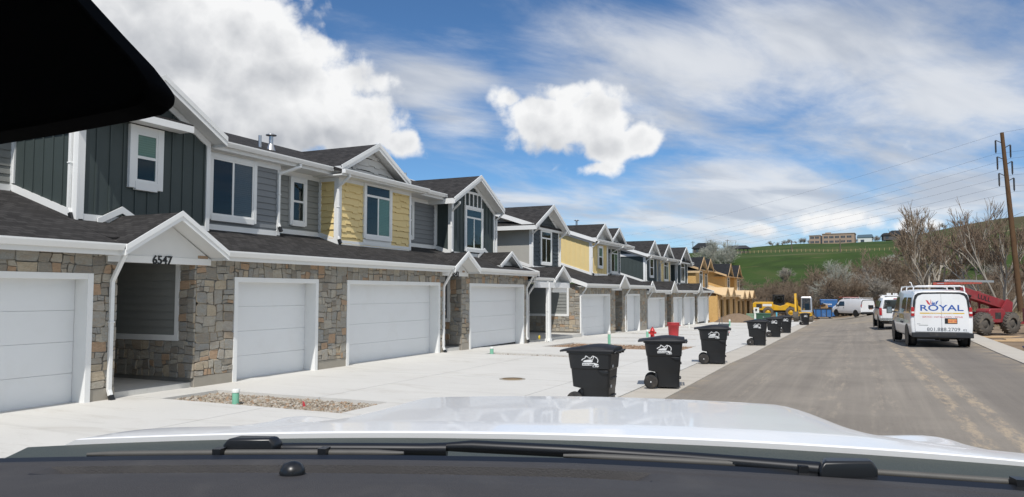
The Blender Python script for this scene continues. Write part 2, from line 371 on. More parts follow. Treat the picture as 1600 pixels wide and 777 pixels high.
def dirt_mat():
    m = bpy.data.materials.new('bare_dirt'); m.use_nodes = True; g = NG(m.node_tree); b = g.n['Principled BSDF']
    co = g.new('ShaderNodeTexCoord').outputs['Object']
    c = g.ramp(g.noise(co, .35, 8, .65, .5), [(.3,(.16,.115,.075)),(.5,(.25,.185,.125)),(.7,(.33,.26,.185))])
    c = g.mix(g.m('MULTIPLY', g.ss(g.noise(co, 3.5, 6, .7), .5, .72), .55), c, (.13,.095,.065,1))
    far = g.new('ShaderNodeSeparateXYZ'); g.put(far.inputs[0], co)
    gr = g.ramp(g.noise(co, .03, 7, .65, .8), [(.3,(.030,.048,.016)),(.5,(.046,.078,.020)),(.7,(.085,.090,.036))])
    gr = g.mix(g.m('MULTIPLY', g.ss(g.noise(g.scalevec(co, .02, .09, .1), 1.0, 6, .7, 1.0), .55, .75), .85), gr, (.15,.115,.066,1))
    gr = g.mix(g.m('MULTIPLY', g.ss(g.noise(co, .35, 5, .7), .45, .8), .45), gr, (.035,.060,.018,1))
    dry = g.m('MULTIPLY', g.ss(g.m('ADD', far.outputs[0], g.m('MULTIPLY', g.m('SUBTRACT', g.noise(co, .02, 6, .7), .5), 160.0)), 15, 80), g.ss(far.outputs[1], 260, 420))
    gr = g.mix(g.m('MULTIPLY', dry, .7), gr, (.10,.075,.045,1))
    # a worn bench trail across the hillside
    tr = g.m('MULTIPLY', g.ss(g.m('ABSOLUTE', g.m('SUBTRACT', far.outputs[1], 330.0)), 7.0, 3.0), g.ss(far.outputs[0], -60, 20))
    gr = g.mix(g.m('MULTIPLY', tr, .7), gr, (.27,.21,.13,1))
    g.put(b.inputs['Base Color'], g.mix(g.ss(far.outputs[1], 150, 195), c, gr)); b.inputs['Roughness'].default_value = .95
    b.inputs['Specular IOR Level'].default_value = .1
    bn = g.new('ShaderNodeBump'); bn.inputs['Strength'].default_value = .7; bn.inputs['Distance'].default_value = .06
    g.put(bn.inputs['Height'], g.noise(co, 4, 7, .7)); g.put(b.inputs['Normal'], bn.outputs[0]); return m
def asphalt_mat():
    m = bpy.data.materials.new('dusty_asphalt'); m.use_nodes = True; g = NG(m.node_tree); b = g.n['Principled BSDF']
    co = g.new('ShaderNodeTexCoord').outputs['Object']; sp = g.new('ShaderNodeSeparateXYZ'); g.put(sp.inputs[0], co)
    c = g.ramp(g.noise(co, .45, 7, .62, .4), [(.3,(.205,.180,.150)),(.5,(.245,.216,.180)),(.72,(.290,.255,.212))])
    c = g.mix(g.m('MULTIPLY', g.ss(g.noise(co, 55, 3, .7), .45, .75), .5), c, (.14,.124,.107,1))
    # two-tone seam: the right half of the lane is darker, fresher asphalt
    wob = g.m('MULTIPLY', g.m('SUBTRACT', g.noise(g.scalevec(co, .3, .12, 1), 1.0, 4, .6), .5), .5)
    xx = g.m('ADD', sp.outputs[0], wob)
    strk = g.noise(g.scalevec(co, 2.2, .05, 1), 1.6, 7, .7)
    c = g.mix(g.m('MULTIPLY', g.ss(strk, .45, .72), .45), c, (.33,.29,.235,1))
    c = g.mix(g.m('MULTIPLY', g.ss(strk, .48, .28), .35), c, (.15,.13,.112,1))
    c = g.mix(g.m('MULTIPLY', g.m('MULTIPLY', g.ss(xx, 1.9, 2.3), g.ss(sp.outputs[1], 55, 34)), .45), c, (.135,.119,.105,1))
    def band(x0, w, slope):
        return g.ss(g.m('ABSOLUTE', g.m('SUBTRACT', g.m('ADD', xx, g.m('MULTIPLY', sp.outputs[1], slope)), x0)), w, w*.45)
    tracks = g.m('MAXIMUM', band(1.60, .17, .016), band(2.07, .17, .016))
    brk = g.ss(g.noise(g.scalevec(co, 3.2, .8, 1), 1.6, 8, .8), .44, .60)
    tr = g.m('MULTIPLY', g.m('MULTIPLY', tracks, brk), g.ss(sp.outputs[1], 42, 30))
    c = g.mix(g.m('MULTIPLY', tr, .85), c, (.42,.335,.235,1))
    # faint muddy wheel paths and spilt clods elsewhere
    wheel = g.m('MAXIMUM', g.m('MAXIMUM', band(-2.1, .35, .0), band(-.6, .4, .0)), band(.35, .3, 0))
    wh = g.m('MULTIPLY', wheel, g.ss(g.noise(g.scalevec(co, 1.9, .28, 1), 2.0, 8, .78), .49, .66))
    c = g.mix(g.m('MULTIPLY', wh, .55), c, (.40,.34,.26,1))
    sc = g.ss(g.noise(g.scalevec(co, .9, .30, 1), 1.3, 9, .78, .4), .60, .76)
    c = g.mix(g.m('MULTIPLY', sc, .6), c, (.36,.295,.21,1))
    patch = g.m('MULTIPLY', g.ss(g.noise(g.scalevec(co, .22, .09, 1), 1.0, 6, .6, .5), .5, .64), g.ss(sp.outputs[1], 38, 70))
    c = g.mix(g.m('MULTIPLY', patch, .75), c, (.36,.29,.20,1))
    edge = g.m('MULTIPLY', g.ss(sp.outputs[0], 3.2, 4.2), g.ss(g.noise(co, .9, 7, .7, .6), .40, .66))
    edge2 = g.m('MULTIPLY', g.ss(sp.outputs[0], -2.9, -3.5), g.ss(g.noise(co, 1.3, 7, .7, .6), .45, .68))
    c = g.mix(g.m('MULTIPLY', g.m('MAXIMUM', edge, edge2), .75), c, (.36,.29,.20,1))
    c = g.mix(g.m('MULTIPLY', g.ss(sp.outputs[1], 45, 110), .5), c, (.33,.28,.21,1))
    g.put(b.inputs['Base Color'], c); b.inputs['Roughness'].default_value = .88; b.inputs['Specular IOR Level'].default_value = .3
    bn = g.new('ShaderNodeBump'); bn.inputs['Strength'].default_value = .45; bn.inputs['Distance'].default_value = .012
    g.put(bn.inputs['Height'], g.noise(co, 60, 4, .7)); g.put(b.inputs['Normal'], bn.outputs[0]); return m
def concrete_mat(name, base, joint=None):
    m = bpy.data.materials.new(name); m.use_nodes = True; g = NG(m.node_tree); b = g.n['Principled BSDF']
    co = g.new('ShaderNodeTexCoord').outputs['Object']
    c = g.mix(g.noise(co, .5, 6, .6, .3), tuple(x*.90 for x in base)+(1,), tuple(min(1,x*1.07) for x in base)+(1,))
    c = g.mix(g.m('MULTIPLY', g.ss(g.noise(g.scalevec(co, .5, 1.6, 1), 1.1, 7, .7, .6), .50, .74), .42), c, (base[0]*.64, base[1]*.60, base[2]*.54, 1))
    tr_ = g.m('MULTIPLY', g.ss(g.noise(g.scalevec(co, .12, 2.6, 1), 1.0, 5, .6, .4), .56, .70), .20)
    c = g.mix(tr_, c, (base[0]*.55, base[1]*.54, base[2]*.52, 1))
    c = g.mix(g.m('MULTIPLY', g.ss(g.noise(co, 9, 6, .7), .58, .72), .34), c, (base[0]*.6, base[1]*.56, base[2]*.5, 1))
    g.put(b.inputs['Base Color'], c); b.inputs['Roughness'].default_value = .85; b.inputs['Specular IOR Level'].default_value = .3
    bn = g.new('ShaderNodeBump'); bn.inputs['Strength'].default_value = .25; bn.inputs['Distance'].default_value = .008
    g.put(bn.inputs['Height'], g.noise(g.scalevec(co, 20, 90, 40), 1.0, 4, .6)); g.put(b.inputs['Normal'], bn.outputs[0]); return m
M['dirt'] = dirt_mat(); M['asphalt'] = asphalt_mat()
M['concrete'] = concrete_mat('driveway_concrete', (.60,.585,.545))
M['kerb'] = concrete_mat('gutter_concrete', (.50,.46,.395))
M['gravel_base'] = pbr('gravel_bed', (.24,.20,.15), .95, var=.35, vscale=14, bump=.8, bscale=40, dirt=(.33,.20,.11), dscale=1.6, damt=.5)

ys = [-60,-40,-20,-10,-4,0,4,8,12,16,20,22,25,28,32,36,40,45,50,55,60,66,72,80,88,96,104,112,115,120,126,130,136,142,148,154,160] + frange(165, 640, 48) + [680,740,820,950]
xs = [-900,-600,-450,-330,-260,-200,-160,-130,-105,-85,-68,-54,-42,-32,-26,-20,-17,-14,-12,-10,-8,-6.5,-5.2,-4.2,-3.5,-2.8,-2,-1.2,-.4,.4,1.2,2,2.8,3.5,4.2,5.2,6.5,8,10,12.5,16,20,26,32,42,54,68,85,105,130,160,200,260,330,450,600,900]
sheet('ground', xs, ys, -.10, M['dirt'], fz=gz)
ryv = [-60,-30,-10,0,5,10,15,20,22,24,26,28,30,33,36,40,45,50,55,60,66,72,78,84,90,97,104,110,115,118]
def road_xs(y): return [road_l(y)+(road_r(y)-road_l(y))*t for t in frange(0, 1, 14)]
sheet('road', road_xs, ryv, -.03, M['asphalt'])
def slab(name, xf0, xf1, yv, mat, top=.0, n=8, depth=.16, kind='structure'):
    """a poured slab with real edges that follows the fall of the ground"""
    m = MB(); k = n+1
    for y in yv:
        a, b = xf0(y), xf1(y)
        for i in range(k):
            x = a+(b-a)*i/n; m.v.append((x, y, g0(x, y)+top))
    for y in yv:
        a, b = xf0(y), xf1(y)
        for x in (a, b): m.v.append((x, y, g0(x, y)+top-depth))
    B = len(yv)*k
    for j in range(len(yv)-1):
        for i in range(n): m.f.append((j*k+i, j*k+i+1, (j+1)*k+i+1, (j+1)*k+i)); m.sm.append(False)
        m.f.append((B+2*j, j*k, (j+1)*k, B+2*j+2)); m.sm.append(False)
        m.f.append((j*k+n, B+2*j+1, B+2*j+3, (j+1)*k+n)); m.sm.append(False)
    for j, fl in ((0, False), (len(yv)-1, True)):
        f = [j*k+i for i in range(k)] + [B+2*j+1, B+2*j]
        m.f.append(tuple(f if fl else reversed(f))); m.sm.append(False)
    return tag(m.build(name, mat), kind=kind)
def cuts(y0, y1, step=1.5):
    n = max(1, int((y1-y0)/step)); return frange(y0, y1, n)
walk_in = lambda y: -5.85 - max(0.0, y-26)*.0215
# gutter pan along the house side, then the pavement strip, in poured lengths with open joints
y = -12.0
while y < 96:
    L = 6.0
    slab('gutter', lambda q: road_l(q)-.82, lambda q: road_l(q)-.004, cuts(y, y+L-.012), M['kerb'], top=-.012, n=3)
    y += L
y = -12.0
while y < 96:
    L = 3.05
    slab('pavement', walk_in, lambda q: road_l(q)-.832, cuts(y, y+L-.012), M['concrete'], top=.0, n=3)
    y += L
# driveway slabs (between the planting beds) from the pavement to the garages
BEDS = [(10.15,11.5,-11.85,-7.75),(21.95,22.75,-11.1,-7.3),(27.0,30.6,-11.2,-5.87),(36.2,37.0,-11.6,-7.2),(42.0,43.0,-12.0,-7.0),(49.5,50.4,-12.3,-7.4),(57.0,58.4,-12.4,-7.6),(66.2,67.6,-12.8,-8.0)]
def wall_x(y): return -12.62 if y < 29 else (-14.5 if y < 36.3 else (-13.0 if y < 50 else -13.4))
edges = [-12.0, -6.5, -.6, 5.0]
for (a, b, _, _) in BEDS: edges += [a, b]
edges += [15.9, 25.0, 33.4, 46.3, 53.6, 62.0, 71.5, 78.0, 86.0, 96.0]; edges = sorted(edges)
for a, b in zip(edges, edges[1:]):
    bed = [q for q in BEDS if abs(q[0]-a) < 1e-6 and abs(q[1]-b) < 1e-6]
    e = .011
    if bed:
        _, _, xa, xb = bed[0]
        slab('driveway', lambda q: -14.6 if 28.9 < q < 36.4 else wall_x(q)-.3, lambda q, xa=xa: xa, cuts(a+e, b-e), M['concrete'], top=.0, n=3)
        if xb < -6: slab('driveway', lambda q, xb=xb: xb, lambda q: walk_in(q)-.012, cuts(a+e, b-e), M['concrete'], top=.0, n=3)
    else:
        mid = (a+b)/2
        slab('driveway', lambda q: -14.6 if 28.9 < q < 36.4 else wall_x(q)-.3, lambda q: -9.31, cuts(a+e, b-e), M['concrete'], top=.0, n=4)
        slab('driveway', lambda q: -9.295, lambda q: walk_in(q)-.012, cuts(a+e, b-e), M['concrete'], top=.0, n=4)
def gravel(name, y0, y1, x0, x1, n, cols):
    base = MB(); 
    ny = max(3, int((y1-y0)/.18)); nx = int((x1-x0)/.22)
    rr = random.Random(int(y0*100))
    for j in range(ny+1):
        for i in range(nx+1):
            x = x0+(x1-x0)*i/nx; y = y0+(y1-y0)*j/ny
            base.v.append((x, y, g0(x, y)-.085+rr.uniform(-.02, .045)))
    for j in range(ny):
        for i in range(nx):
            base.f.append((j*(nx+1)+i, j*(nx+1)+i+1, (j+1)*(nx+1)+i+1, (j+1)*(nx+1)+i)); base.sm.append(True)
    for k in range(n):
        x, y = rr.uniform(x0+.03, x1-.03), rr.uniform(y0+.03, y1-.03); r = rr.choice([.012,.018,.022,.03,.045])
        z = g0(x, y)-.065+r*.3; P = []
        for (a, b, c) in ((1,0,0),(0,1,0),(-1,0,0),(0,-1,0),(0,0,1),(0,0,-1)):
            q = r*rr.uniform(.6, 1.2); P.append((x+a*q, y+b*q, z+c*q*.7))
        base.add(P, [(0,1,4),(1,2,4),(2,3,4),(3,0,4),(1,0,5),(2,1,5),(3,2,5),(0,3,5)])
    return tag(base.build(name, cols), kind='stuff')
def gravel_mat(name, stops):
    m = bpy.data.materials.new(name); m.use_nodes = True; g = NG(m.node_tree); b = g.n['Principled BSDF']
    co = g.new('ShaderNodeTexCoord').outputs['Object']
    c = g.ramp(g.new('ShaderNodeNewGeometry').outputs['Random Per Island'], stops, 'CONSTANT')
    c = g.mix(g.m('MULTIPLY', g.noise(co, 30, 5, .7), .6), c, (.17,.13,.09,1))
    g.put(b.inputs['Base Color'], c); b.inputs['Roughness'].default_value = .95; return m
M['gravel'] = gravel_mat('loose_gravel', [(0,(.42,.38,.31)),(.25,(.30,.26,.2)),(.5,(.5,.46,.4)),(.7,(.22,.18,.14)),(.85,(.36,.24,.15))])
M['clay'] = gravel_mat('red_clay_rubble', [(0,(.30,.17,.10)),(.3,(.22,.14,.09)),(.55,(.38,.26,.17)),(.8,(.26,.19,.13))])
for k, (a, b, xa, xb) in enumerate(BEDS):
    gravel('gravel', a+.01, b-.01, xa+.01, xb-.01, (3200, 700, 2600, 500, 400, 300, 300, 200)[k], M['clay'] if k == 2 else M['gravel'])
# far-side kerb: flat gutter and raised walk, broken off where the lot is still dirt
for k in range(11): slab('kerb', lambda q: road_r(q)+.005, lambda q: road_r(q)+.92, cuts(-10+6*k, -4.012+6*k), M['kerb'], top=-.005, n=2)
slab('pavement', lambda q: road_r(q)+.932, lambda q: road_r(q)+2.2, cuts(-10, 30.5), M['concrete'], top=.03, n=2, depth=.25)

# ------------------------------------------------------------------ building kit (local: x towards the street, y along it, z up)
def clip_u(poly, v):
    """u interval of a convex polygon at height v"""
    xs = []
    n = len(poly)
    for i in range(n):
        (u0, v0), (u1, v1) = poly[i], poly[(i+1) % n]
        if (v0-v)*(v1-v) <= 0 and abs(v1-v0) > 1e-9: xs.append(u0+(u1-u0)*(v-v0)/(v1-v0))
    return (min(xs), max(xs)) if len(xs) >= 2 else None
def clip_v(poly, u):
    r = clip_u([(b, a) for a, b in poly], u); return r
def siding(m, F, poly, style, rng):
    v0 = min(p[1] for p in poly); v1 = max(p[1] for p in poly); u0 = min(p[0] for p in poly); u1 = max(p[0] for p in poly)
    e = 1e-4
    if style == 'lap':
        h = .165; v = v0
        while v < v1-1e-3:
            t = min(v+h, v1); a = clip_u(poly, v+e); b = clip_u(poly, t-e)
            if a and b: m.add([F.p(a[0],v,.030),F.p(a[1],v,.030),F.p(b[1],t,.006),F.p(b[0],t,.006),F.p(a[0],v,0),F.p(a[1],v,0)], [(0,1,2,3),(4,5,1,0)])
            v = t
    elif style == 'batten':
        m.prism(F, poly, 0, .006)
        u = u0+.05
        while u < u1-.04:
            a = clip_v(poly, u)
            if a and a[1]-a[0] > .05: m.obox(F, u, u+.04, a[0]+.002, a[1]-.002, .006, .026)
            u += .305
    elif style == 'shake':
        h = .20; v = v0; row = 0
        while v < v1-1e-3:
            t = min(v+h, v1); a = clip_u(poly, v+e); b = clip_u(poly, t-e)
            if a and b:
                u = a[0]-(.1 if row % 2 else 0)
                lo = 0.0
                while u < a[1]-1e-3:
                    w = rng.uniform(.16, .34); x0 = max(u, a[0]); x1 = min(u+w, a[1])
                    nl = rng.choice([0, -.03, .022, -.045, 0, .01])
                    if x1-x0 > .01:
                        q0 = min(max(x0, b[0]), b[1]); q1 = min(max(x1, b[0]), b[1]); vb = max(v+nl, v0)
                        m.add([F.p(x0,vb,.042),F.p(x1,vb,.042),F.p(q1,t,.008),F.p(q0,t,.008),F.p(x0,vb,0),F.p(x1,vb,0)], [(0,1,2,3),(4,5,1,0),(0,3,4),(1,5,2)])
                    u += w
            v = t; row += 1
    else: m.prism(F, poly, 0, .02)
def stone_fill(m, F, u0, u1, v0, v1, rng, lo=.13, hi=.36):
    """irregular coursed rubble: rectangles split at random, warped, chamfered and set proud of the mortar"""
    if u1-u0 < .03 or v1-v0 < .03: return
    rects = []; st = [(u0, v0, u1, v1)]
    while st:
        a, b, c, d = st.pop(); w, h = c-a, d-b
        lim = rng.uniform(lo, hi)
        if w < lim*1.35 and h < lim: rects.append((a,b,c,d)); continue
        if w > h*1.25 or h < .12:
            if w < .14: rects.append((a,b,c,d)); continue
            t = a+w*rng.uniform(.34,.66); st += [(a,b,t,d),(t,b,c,d)]
        else:
            if h < .12: rects.append((a,b,c,d)); continue
            t = b+h*rng.uniform(.34,.66); st += [(a,b,c,t),(a,t,c,d)]
    def warp(u, v):
        du = .018*math.sin(9*v+3*u+1.7)+.013*math.sin(25*v+11*u); dv = .014*math.sin(8*u-2.5*v+.4)+.012*math.sin(23*u+13*v)
        ew = min(1, min(u-u0, u1-u)/.07); eh = min(1, min(v-v0, v1-v)/.07)
        return u+du*max(0, ew), v+dv*max(0, eh)
    for (a,b,c,d) in rects:
        gap = .0045; a += gap; b += gap; c -= gap; d -= gap
        if c-a < .02 or d-b < .02: continue
        k = min(c-a, d-b); q = [rng.uniform(.04,.20)*k if rng.random() < .45 else .03*k for _ in range(4)]
        P = [(a+q[0],b),(c-q[1],b),(c,b+q[1]),(c,d-q[2]),(c-q[2],d),(a+q[3],d),(a,d-q[3]),(a,b+q[0])]
        cu, cv = (a+c)/2, (b+d)/2; pr = rng.uniform(.022,.05); tu, tv = rng.uniform(-.03,.03), rng.uniform(-.03,.03)
        W = [warp(*p) for p in P]
        base = [F.p(u,v,0) for u,v in W]; mid = [F.p(u,v,pr*.75) for u,v in W]
        top = [F.p(u+(cu-u)*.08, v+(cv-v)*.08, pr+(u-cu)*tu+(v-cv)*tv) for u,v in W]
        m.loft([base, mid, top], caps=False, smooth=False); m.add(top, [tuple(range(8))])
def cells(F_u, v0, v1, holes):
    """split a rectangle around holes: yields (u0,u1,v0,v1)"""
    us = sorted(set([F_u[0], F_u[1]] + [h[i] for h in holes for i in (0,1)])); us = [u for u in us if F_u[0] <= u <= F_u[1]]
    out = []
    for a, b in zip(us, us[1:]):
        hs = sorted([(h[2], h[3]) for h in holes if h[0] <= a+1e-6 and h[1] >= b-1e-6]); v = v0
        for (p, q) in hs:
            if p > v+1e-6: out.append((a, b, v, p))
            v = max(v, q)
        if v < v1-1e-6: out.append((a, b, v, v1))
    return out

class House:
    def __init__(s, name, loc, label, seed, group='townhouse rows along the street', wood=False):
        s.root = empty(name, loc, 0, label, 'townhouse row' if not wood else 'house frame', group)
        s.rng = random.Random(seed); s.wood = wood; s.root_loc = loc
        s.trim = MB(); s.white = M['white'] if not wood else M['lumber']
        s.roofm = M['shingle'] if not wood else M['felt']
    def part(s, m, name, mat, bevel=0, parent=None): 
        if m.v: return m.build(name, mat, parent or s.root, bevel)
    # ---- ground floor
    def ground_wall(s, y0, y1, holes, top=2.75, stone=True, x=0.0, foundation=.22, bottom=-.5):
        F = front(x)
        wall = MB(); st = MB(); fo = MB()
        for (a, b, p, q) in cells((y0, y1), bottom, top, holes):
            wall.add([F.p(a,p,0),F.p(b,p,0),F.p(b,q,0),F.p(a,q,0)], [(0,1,2,3)])
            if stone:
                p2 = max(p, foundation)
                st = MB(); stone_fill(st, F, a, b, p2, q, s.rng); s.part(st, 'stone_cladding', M['stone'])
                if p < foundation: q_ = MB(); q_.obox(F, a+.001, b-.001, p, foundation-.004, .001, .03); s.part(q_, 'foundation', M['foundation'])
        wall.obox(F, y0, y1, top, top+.2, -.15, -.01)
        s.part(wall, 'wall', M['mortar'] if stone else M['osb'])
        pass
    def garage(s, y0, y1, zt=2.2, x=0.0, depth=.30, keyhole=False):
        """y0,y1: clear opening between the jambs"""
        F = front(x); tr = MB(); w = .11
        tr.obox(F, y0-w, y0, -.3, zt+w, -depth, .055); tr.obox(F, y1, y1+w, -.3, zt+w, -depth, .055)
        tr.obox(F, y0, y1, zt, zt+w, -depth, .052)
        g = empty('garage_door', (0,0,0)); g.parent = s.root
        tr.build('door_frame', M['white'], g, .004)
        p = MB(); n = 4; h = (zt+.05)/n
        for k in range(n):
            a = -.04+k*h; b = a+h-.006
            p.obox(F, y0+.004, y1-.004, a, b, -depth-.05, -depth+.012)
            p.obox(F, y0+.004, y1-.004, b, b+.006, -depth-.05, -depth+.004)
        p.build('door_panel', M['garage'], g, .004)
        se = MB(); se.obox(F, y0, y1, -.42, -.04, -depth-.04, -depth+.004); se.build('door_seal', M['black'], g)
        bk = MB(); return g
    def window(s, F, u0, u1, v0, v1, kind='slider', out=.03, trim=.10, blinds=1, dark=False, sill=True):
        w = empty('window', (0,0,0)); w.parent = s.root; out = max(out, .062)
        t = MB(); t.obox(F,u0-trim,u0,v0-trim,v1+trim,0,out+.022); t.obox(F,u1,u1+trim,v0-trim,v1+trim,0,out+.022)
        t.obox(F,u0,u1,v1,v1+trim,0,out+.020); t.obox(F,u0-(.02 if sill else 0),u1+(.02 if sill else 0),v0-trim*1.25,v0,0,out+.034)
        t.build('frame', s.white if not s.wood else M['white'], w, .004)
        f = MB(); e = .045
        f.obox(F,u0,u0+e,v0,v1,.0,out+.012); f.obox(F,u1-e,u1,v0,v1,.0,out+.012); f.obox(F,u0+e,u1-e,v1-e,v1,.0,out+.010); f.obox(F,u0+e,u1-e,v0,v0+e,.0,out+.010)
        um, vm = (u0+u1)/2, (v0+v1)/2; vt = v1-(v1-v0)*.22
        if kind == 'slider': f.obox(F,um-.03,um+.03,v0+e,v1-e,.0,out+.006)
        elif kind == 'hung': f.obox(F,u0+e,u1-e,vm-.03,vm+.03,.0,out+.006)
        elif kind == 'transom':
            f.obox(F,u0+e,u1-e,vt-.035,vt+.035,.0,out+.006); f.obox(F,um-.03,um+.03,v0+e,vt-.035,.0,out+.004)
        f.build('sash', M['white'], w, .003)
        r = MB(); r.obox(F,u0+.01,u1-.01,v0+.01,v1-.01,.0445,.0455); r.build('room_shade_board', M['dark'], w)  # dark board on the wall stands in for shade inside the room
        if blinds:
            zones = {1:[(um+.04,u1-e,v0+e,(vt-.04) if kind=='transom' else v1-e)], 2:[(u0+e,u1-e,v0+e,(vt-.04) if kind=='transom' else v1-e)], 3:[(u0+e,u1-e,vm,v1-e)]}[blinds]
            for (a,c,p,q) in zones:
                b = MB(); b.obox(F, a, c, p, q, .0475, .0515); b.build('blind', M['blind'], w)
        g = MB(); g.obox(F,u0+e*.5,u1-e*.5,v0+e*.5,v1-e*.5,out-.007,out-.002); g.build('pane', M['glass_dark'] if dark else M['glass'], w)
        return w
    # ---- roofs
    def gutter(s, x, y0, y1, z, parent=None):
        F = Fr((x, 0, z), (1,0,0), (0,0,1), (0,1,0)); m = MB()
        prof = [(-.13,-.12),(-.05,-.12),(-.02,-.07),(0,-.03),(0,.0),(-.012,.0),(-.02,-.03),(-.05,-.10),(-.118,-.108),(-.118,0),(-.13,0)]
        k = len(prof); P = [F.p(a,b,y0) for a,b in prof]+[F.p(a,b,y1) for a,b in prof]
        m.add(P, [(i,(i+1)%k,k+(i+1)%k,k+i) for i in range(k)]); 
        for yy in (y0, y1):
            m.obox(F, -.13, -.005, -.12, -.002, yy-.002, yy+.002)
        return s.part(m, 'gutter', s.white)
    def downspout(s, x, y, ztop, zbot, xe, ye=None, kick=True, dx=.5):
        """from the gutter outlet at (xe,ye) an elbow back to the wall, down the wall, kick-out"""
        ye = y if ye is None else ye; m = MB(); w, d = .075, .062
        pts = [(xe, ye, ztop), (xe, ye, ztop-.08), (x, y, ztop-.08-dx), (x, y, zbot+.12), (x+.05, y, zbot)]
        for a, b in zip(pts, pts[1:]): m.bar(a, Vector(b)+(Vector(b)-Vector(a)).normalized()*.012, d, w, (0,1,0))
        m.obox(front(0), y-.05, y+.05, (zbot+ztop)*.5, (zbot+ztop)*.5+.03, x-.04, x+.042)
        o = s.part(m, 'downspout', s.white, .006)
        b = MB(); b.bar((x+.05, y, zbot+.02), (x+.10, y, zbot-.10), .07, .085, (0,1,0)); b.build('boot', M['black'], o)
    def slab_roof(s, name, pts, thick=.10, mat=None):
        """pts: 4 (or more) top-surface points, counter-clockwise from above"""
        m = MB(); k = len(pts); P = [Vector(p) for p in pts]; Q = [p-Vector((0,0,thick)) for p in P]
        m.add(P+Q, [tuple(range(k)), tuple(range(2*k-1,k-1,-1))]+[(i,k+i,k+(i+1)%k,(i+1)%k) for i in range(k)])
        return s.part(m, name, mat or s.roofm)
    def skirt(s, y0, y1, xe=.45, ze=2.84, slope=.33, xb=-3.4, rake0=False, rake1=False, gut=True):
        s.slab_roof('lower_roof', [(xe-.02,y0,ze),(xe-.02,y1,ze),(xb,y1,ze+slope*(xe-xb)),(xb,y0,ze+slope*(xe-xb))], .07)
        if gut: s.gutter(xe+.10, y0, y1, ze+.01)
        m = MB(); m.box(.02, y0+.01, ze-.17, xe-.035, y1-.01, ze-.145); m.box(xe-.034, y0, ze-.20, xe-.03, y1, ze-.02)
        s.part(m, 'soffit', M['soffit'] if not s.wood else M['lumber'])
        for (f, yy, sg) in ((rake0, y0, -1), (rake1, y1, 1)):
            if f:
                r = MB(); F = Fr((0,yy,0),(1,0,0),(0,0,1),(0,sg,0)) if sg > 0 else side(yy)
                r.prism(F, [(xe+.08,ze-.19),(xe+.08,ze+.02),(xb,ze+.02+slope*(xe+.08-xb)),(xb,ze-.19+slope*(xe+.08-xb))], .0, .03)
                s.part(r, 'fascia', s.white)
    def notch(s, y0, y1, ze=2.84, xe=.45, slope=.33, xb=-3.4):
        x = -.06; z = ze+slope*(xe-x)
        s.slab_roof('lower_roof', [(x,y0,z),(x,y1,z),(xb,y1,ze+slope*(xe-xb)),(xb,y0,ze+slope*(xe-xb))], .07)
    def main_roof(s, y0, y1, xe=-1.15, ze=5.6, slope=.33, xr=-6.2, rake0=True, rake1=True, gutters=(), so0=.45):
        zr = ze+slope*(xe-xr); xb = 2*xr-xe
        m = MB()
        for pts in ([(xe,y0,ze),(xe,y1,ze),(xr,y1,zr),(xr,y0,zr)], [(xr,y0,zr),(xr,y1,zr),(xb,y1,ze),(xb,y0,ze)]):
            P = [Vector(p) for p in pts]; Q = [p-Vector((0,0,.09)) for p in P]
            m.add(P+Q, [(0,1,2,3),(7,6,5,4)]+[(i,4+i,4+(i+1)%4,(i+1)%4) for i in range(4)])
        s.part(m, 'roof', s.roofm)
        for f, yy, sg in ((rake0,y0,-1),(rake1,y1,1)):
            if f:
                r = MB(); F = side(yy) if sg < 0 else Fr((0,yy,0),(1,0,0),(0,0,1),(0,1,0))
                for a, b, za, zb in ((xe+.02,xr,ze,zr),(xb-.02,xr,ze,zr)):
                    r.prism(F, [(a,za-.19),(a,za+.025),(b,zb+.025),(b,zb-.19)], .0, .03)
                s.part(r, 'fascia', s.white)
        for (a, b) in gutters: s.gutter(xe+.12, a, b, ze+.01)
        so = MB(); so.box(xe-1.6, y0+so0, ze-.2, xe-.03, y1-.02, ze-.17)
        so.box(xe-.032, y0+so0, ze-.2, xe-.02, y1-.02, ze-.02); s.part(so, 'soffit', M['soffit'] if not s.wood else M['lumber'])
    def gable(s, yc, half, ze, slope, xf, xw, xb, name='gable_roof', face=None, fdepth=.20, face_base=None, drop=.0):
        zp = ze+slope*half; roof = MB(); fa = MB(); so = MB()
        for sg in (-1, 1):
            a = (xf-.005, yc, zp); b = (xf-.005, yc+sg*half, ze); c = (xb, yc+sg*half, ze); d = (xb, yc, zp)
            P = [Vector(p) for p in ((a,b,c,d) if sg < 0 else (d,c,b,a))]; Q = [p-Vector((0,0,.05)) for p in P]
            roof.add(P+Q, [(0,1,2,3),(7,6,5,4)]+[(i,4+i,4+(i+1)%4,(i+1)%4) for i in range(4)])
            F = front(xf)
            fa.prism(F, [(yc+sg*half,ze-fdepth),(yc+sg*half,ze+.02),(yc,zp+.02),(yc,zp-fdepth)][::sg], -.025, .0)
            fa.prism(F, [(yc+sg*half,ze-fdepth*.45),(yc+sg*half,ze+.03),(yc,zp+.03),(yc,zp-fdepth*.45)][::sg], .0, .02)
            # soffit under the overhang
            S = [Vector((x, yc+sg*hh, zz-fdepth*.72)) for (x, hh, zz) in ((xf-.03,0,zp),(xf-.03,half-.02,ze+slope*.02),(xw-.1,half-.02,ze+slope*.02),(xw-.1,0,zp))]
            T = [p+Vector((0,0,.02)) for p in S]; so.add(S+T, [(0,1,2,3),(7,6,5,4)]+[(i,4+i,4+(i+1)%4,(i+1)%4) for i in range(4)])
            # eave closing board along the run of the roof
            so.box(xb, yc+sg*half-.012, ze-fdepth, xf-.03, yc+sg*half+.012, ze-.005)
        s.part(roof, name, s.roofm); s.part(fa, 'fascia', s.white); s.part(so, 'soffit', M['soffit'] if not s.wood else M['plywood'])
        return zp
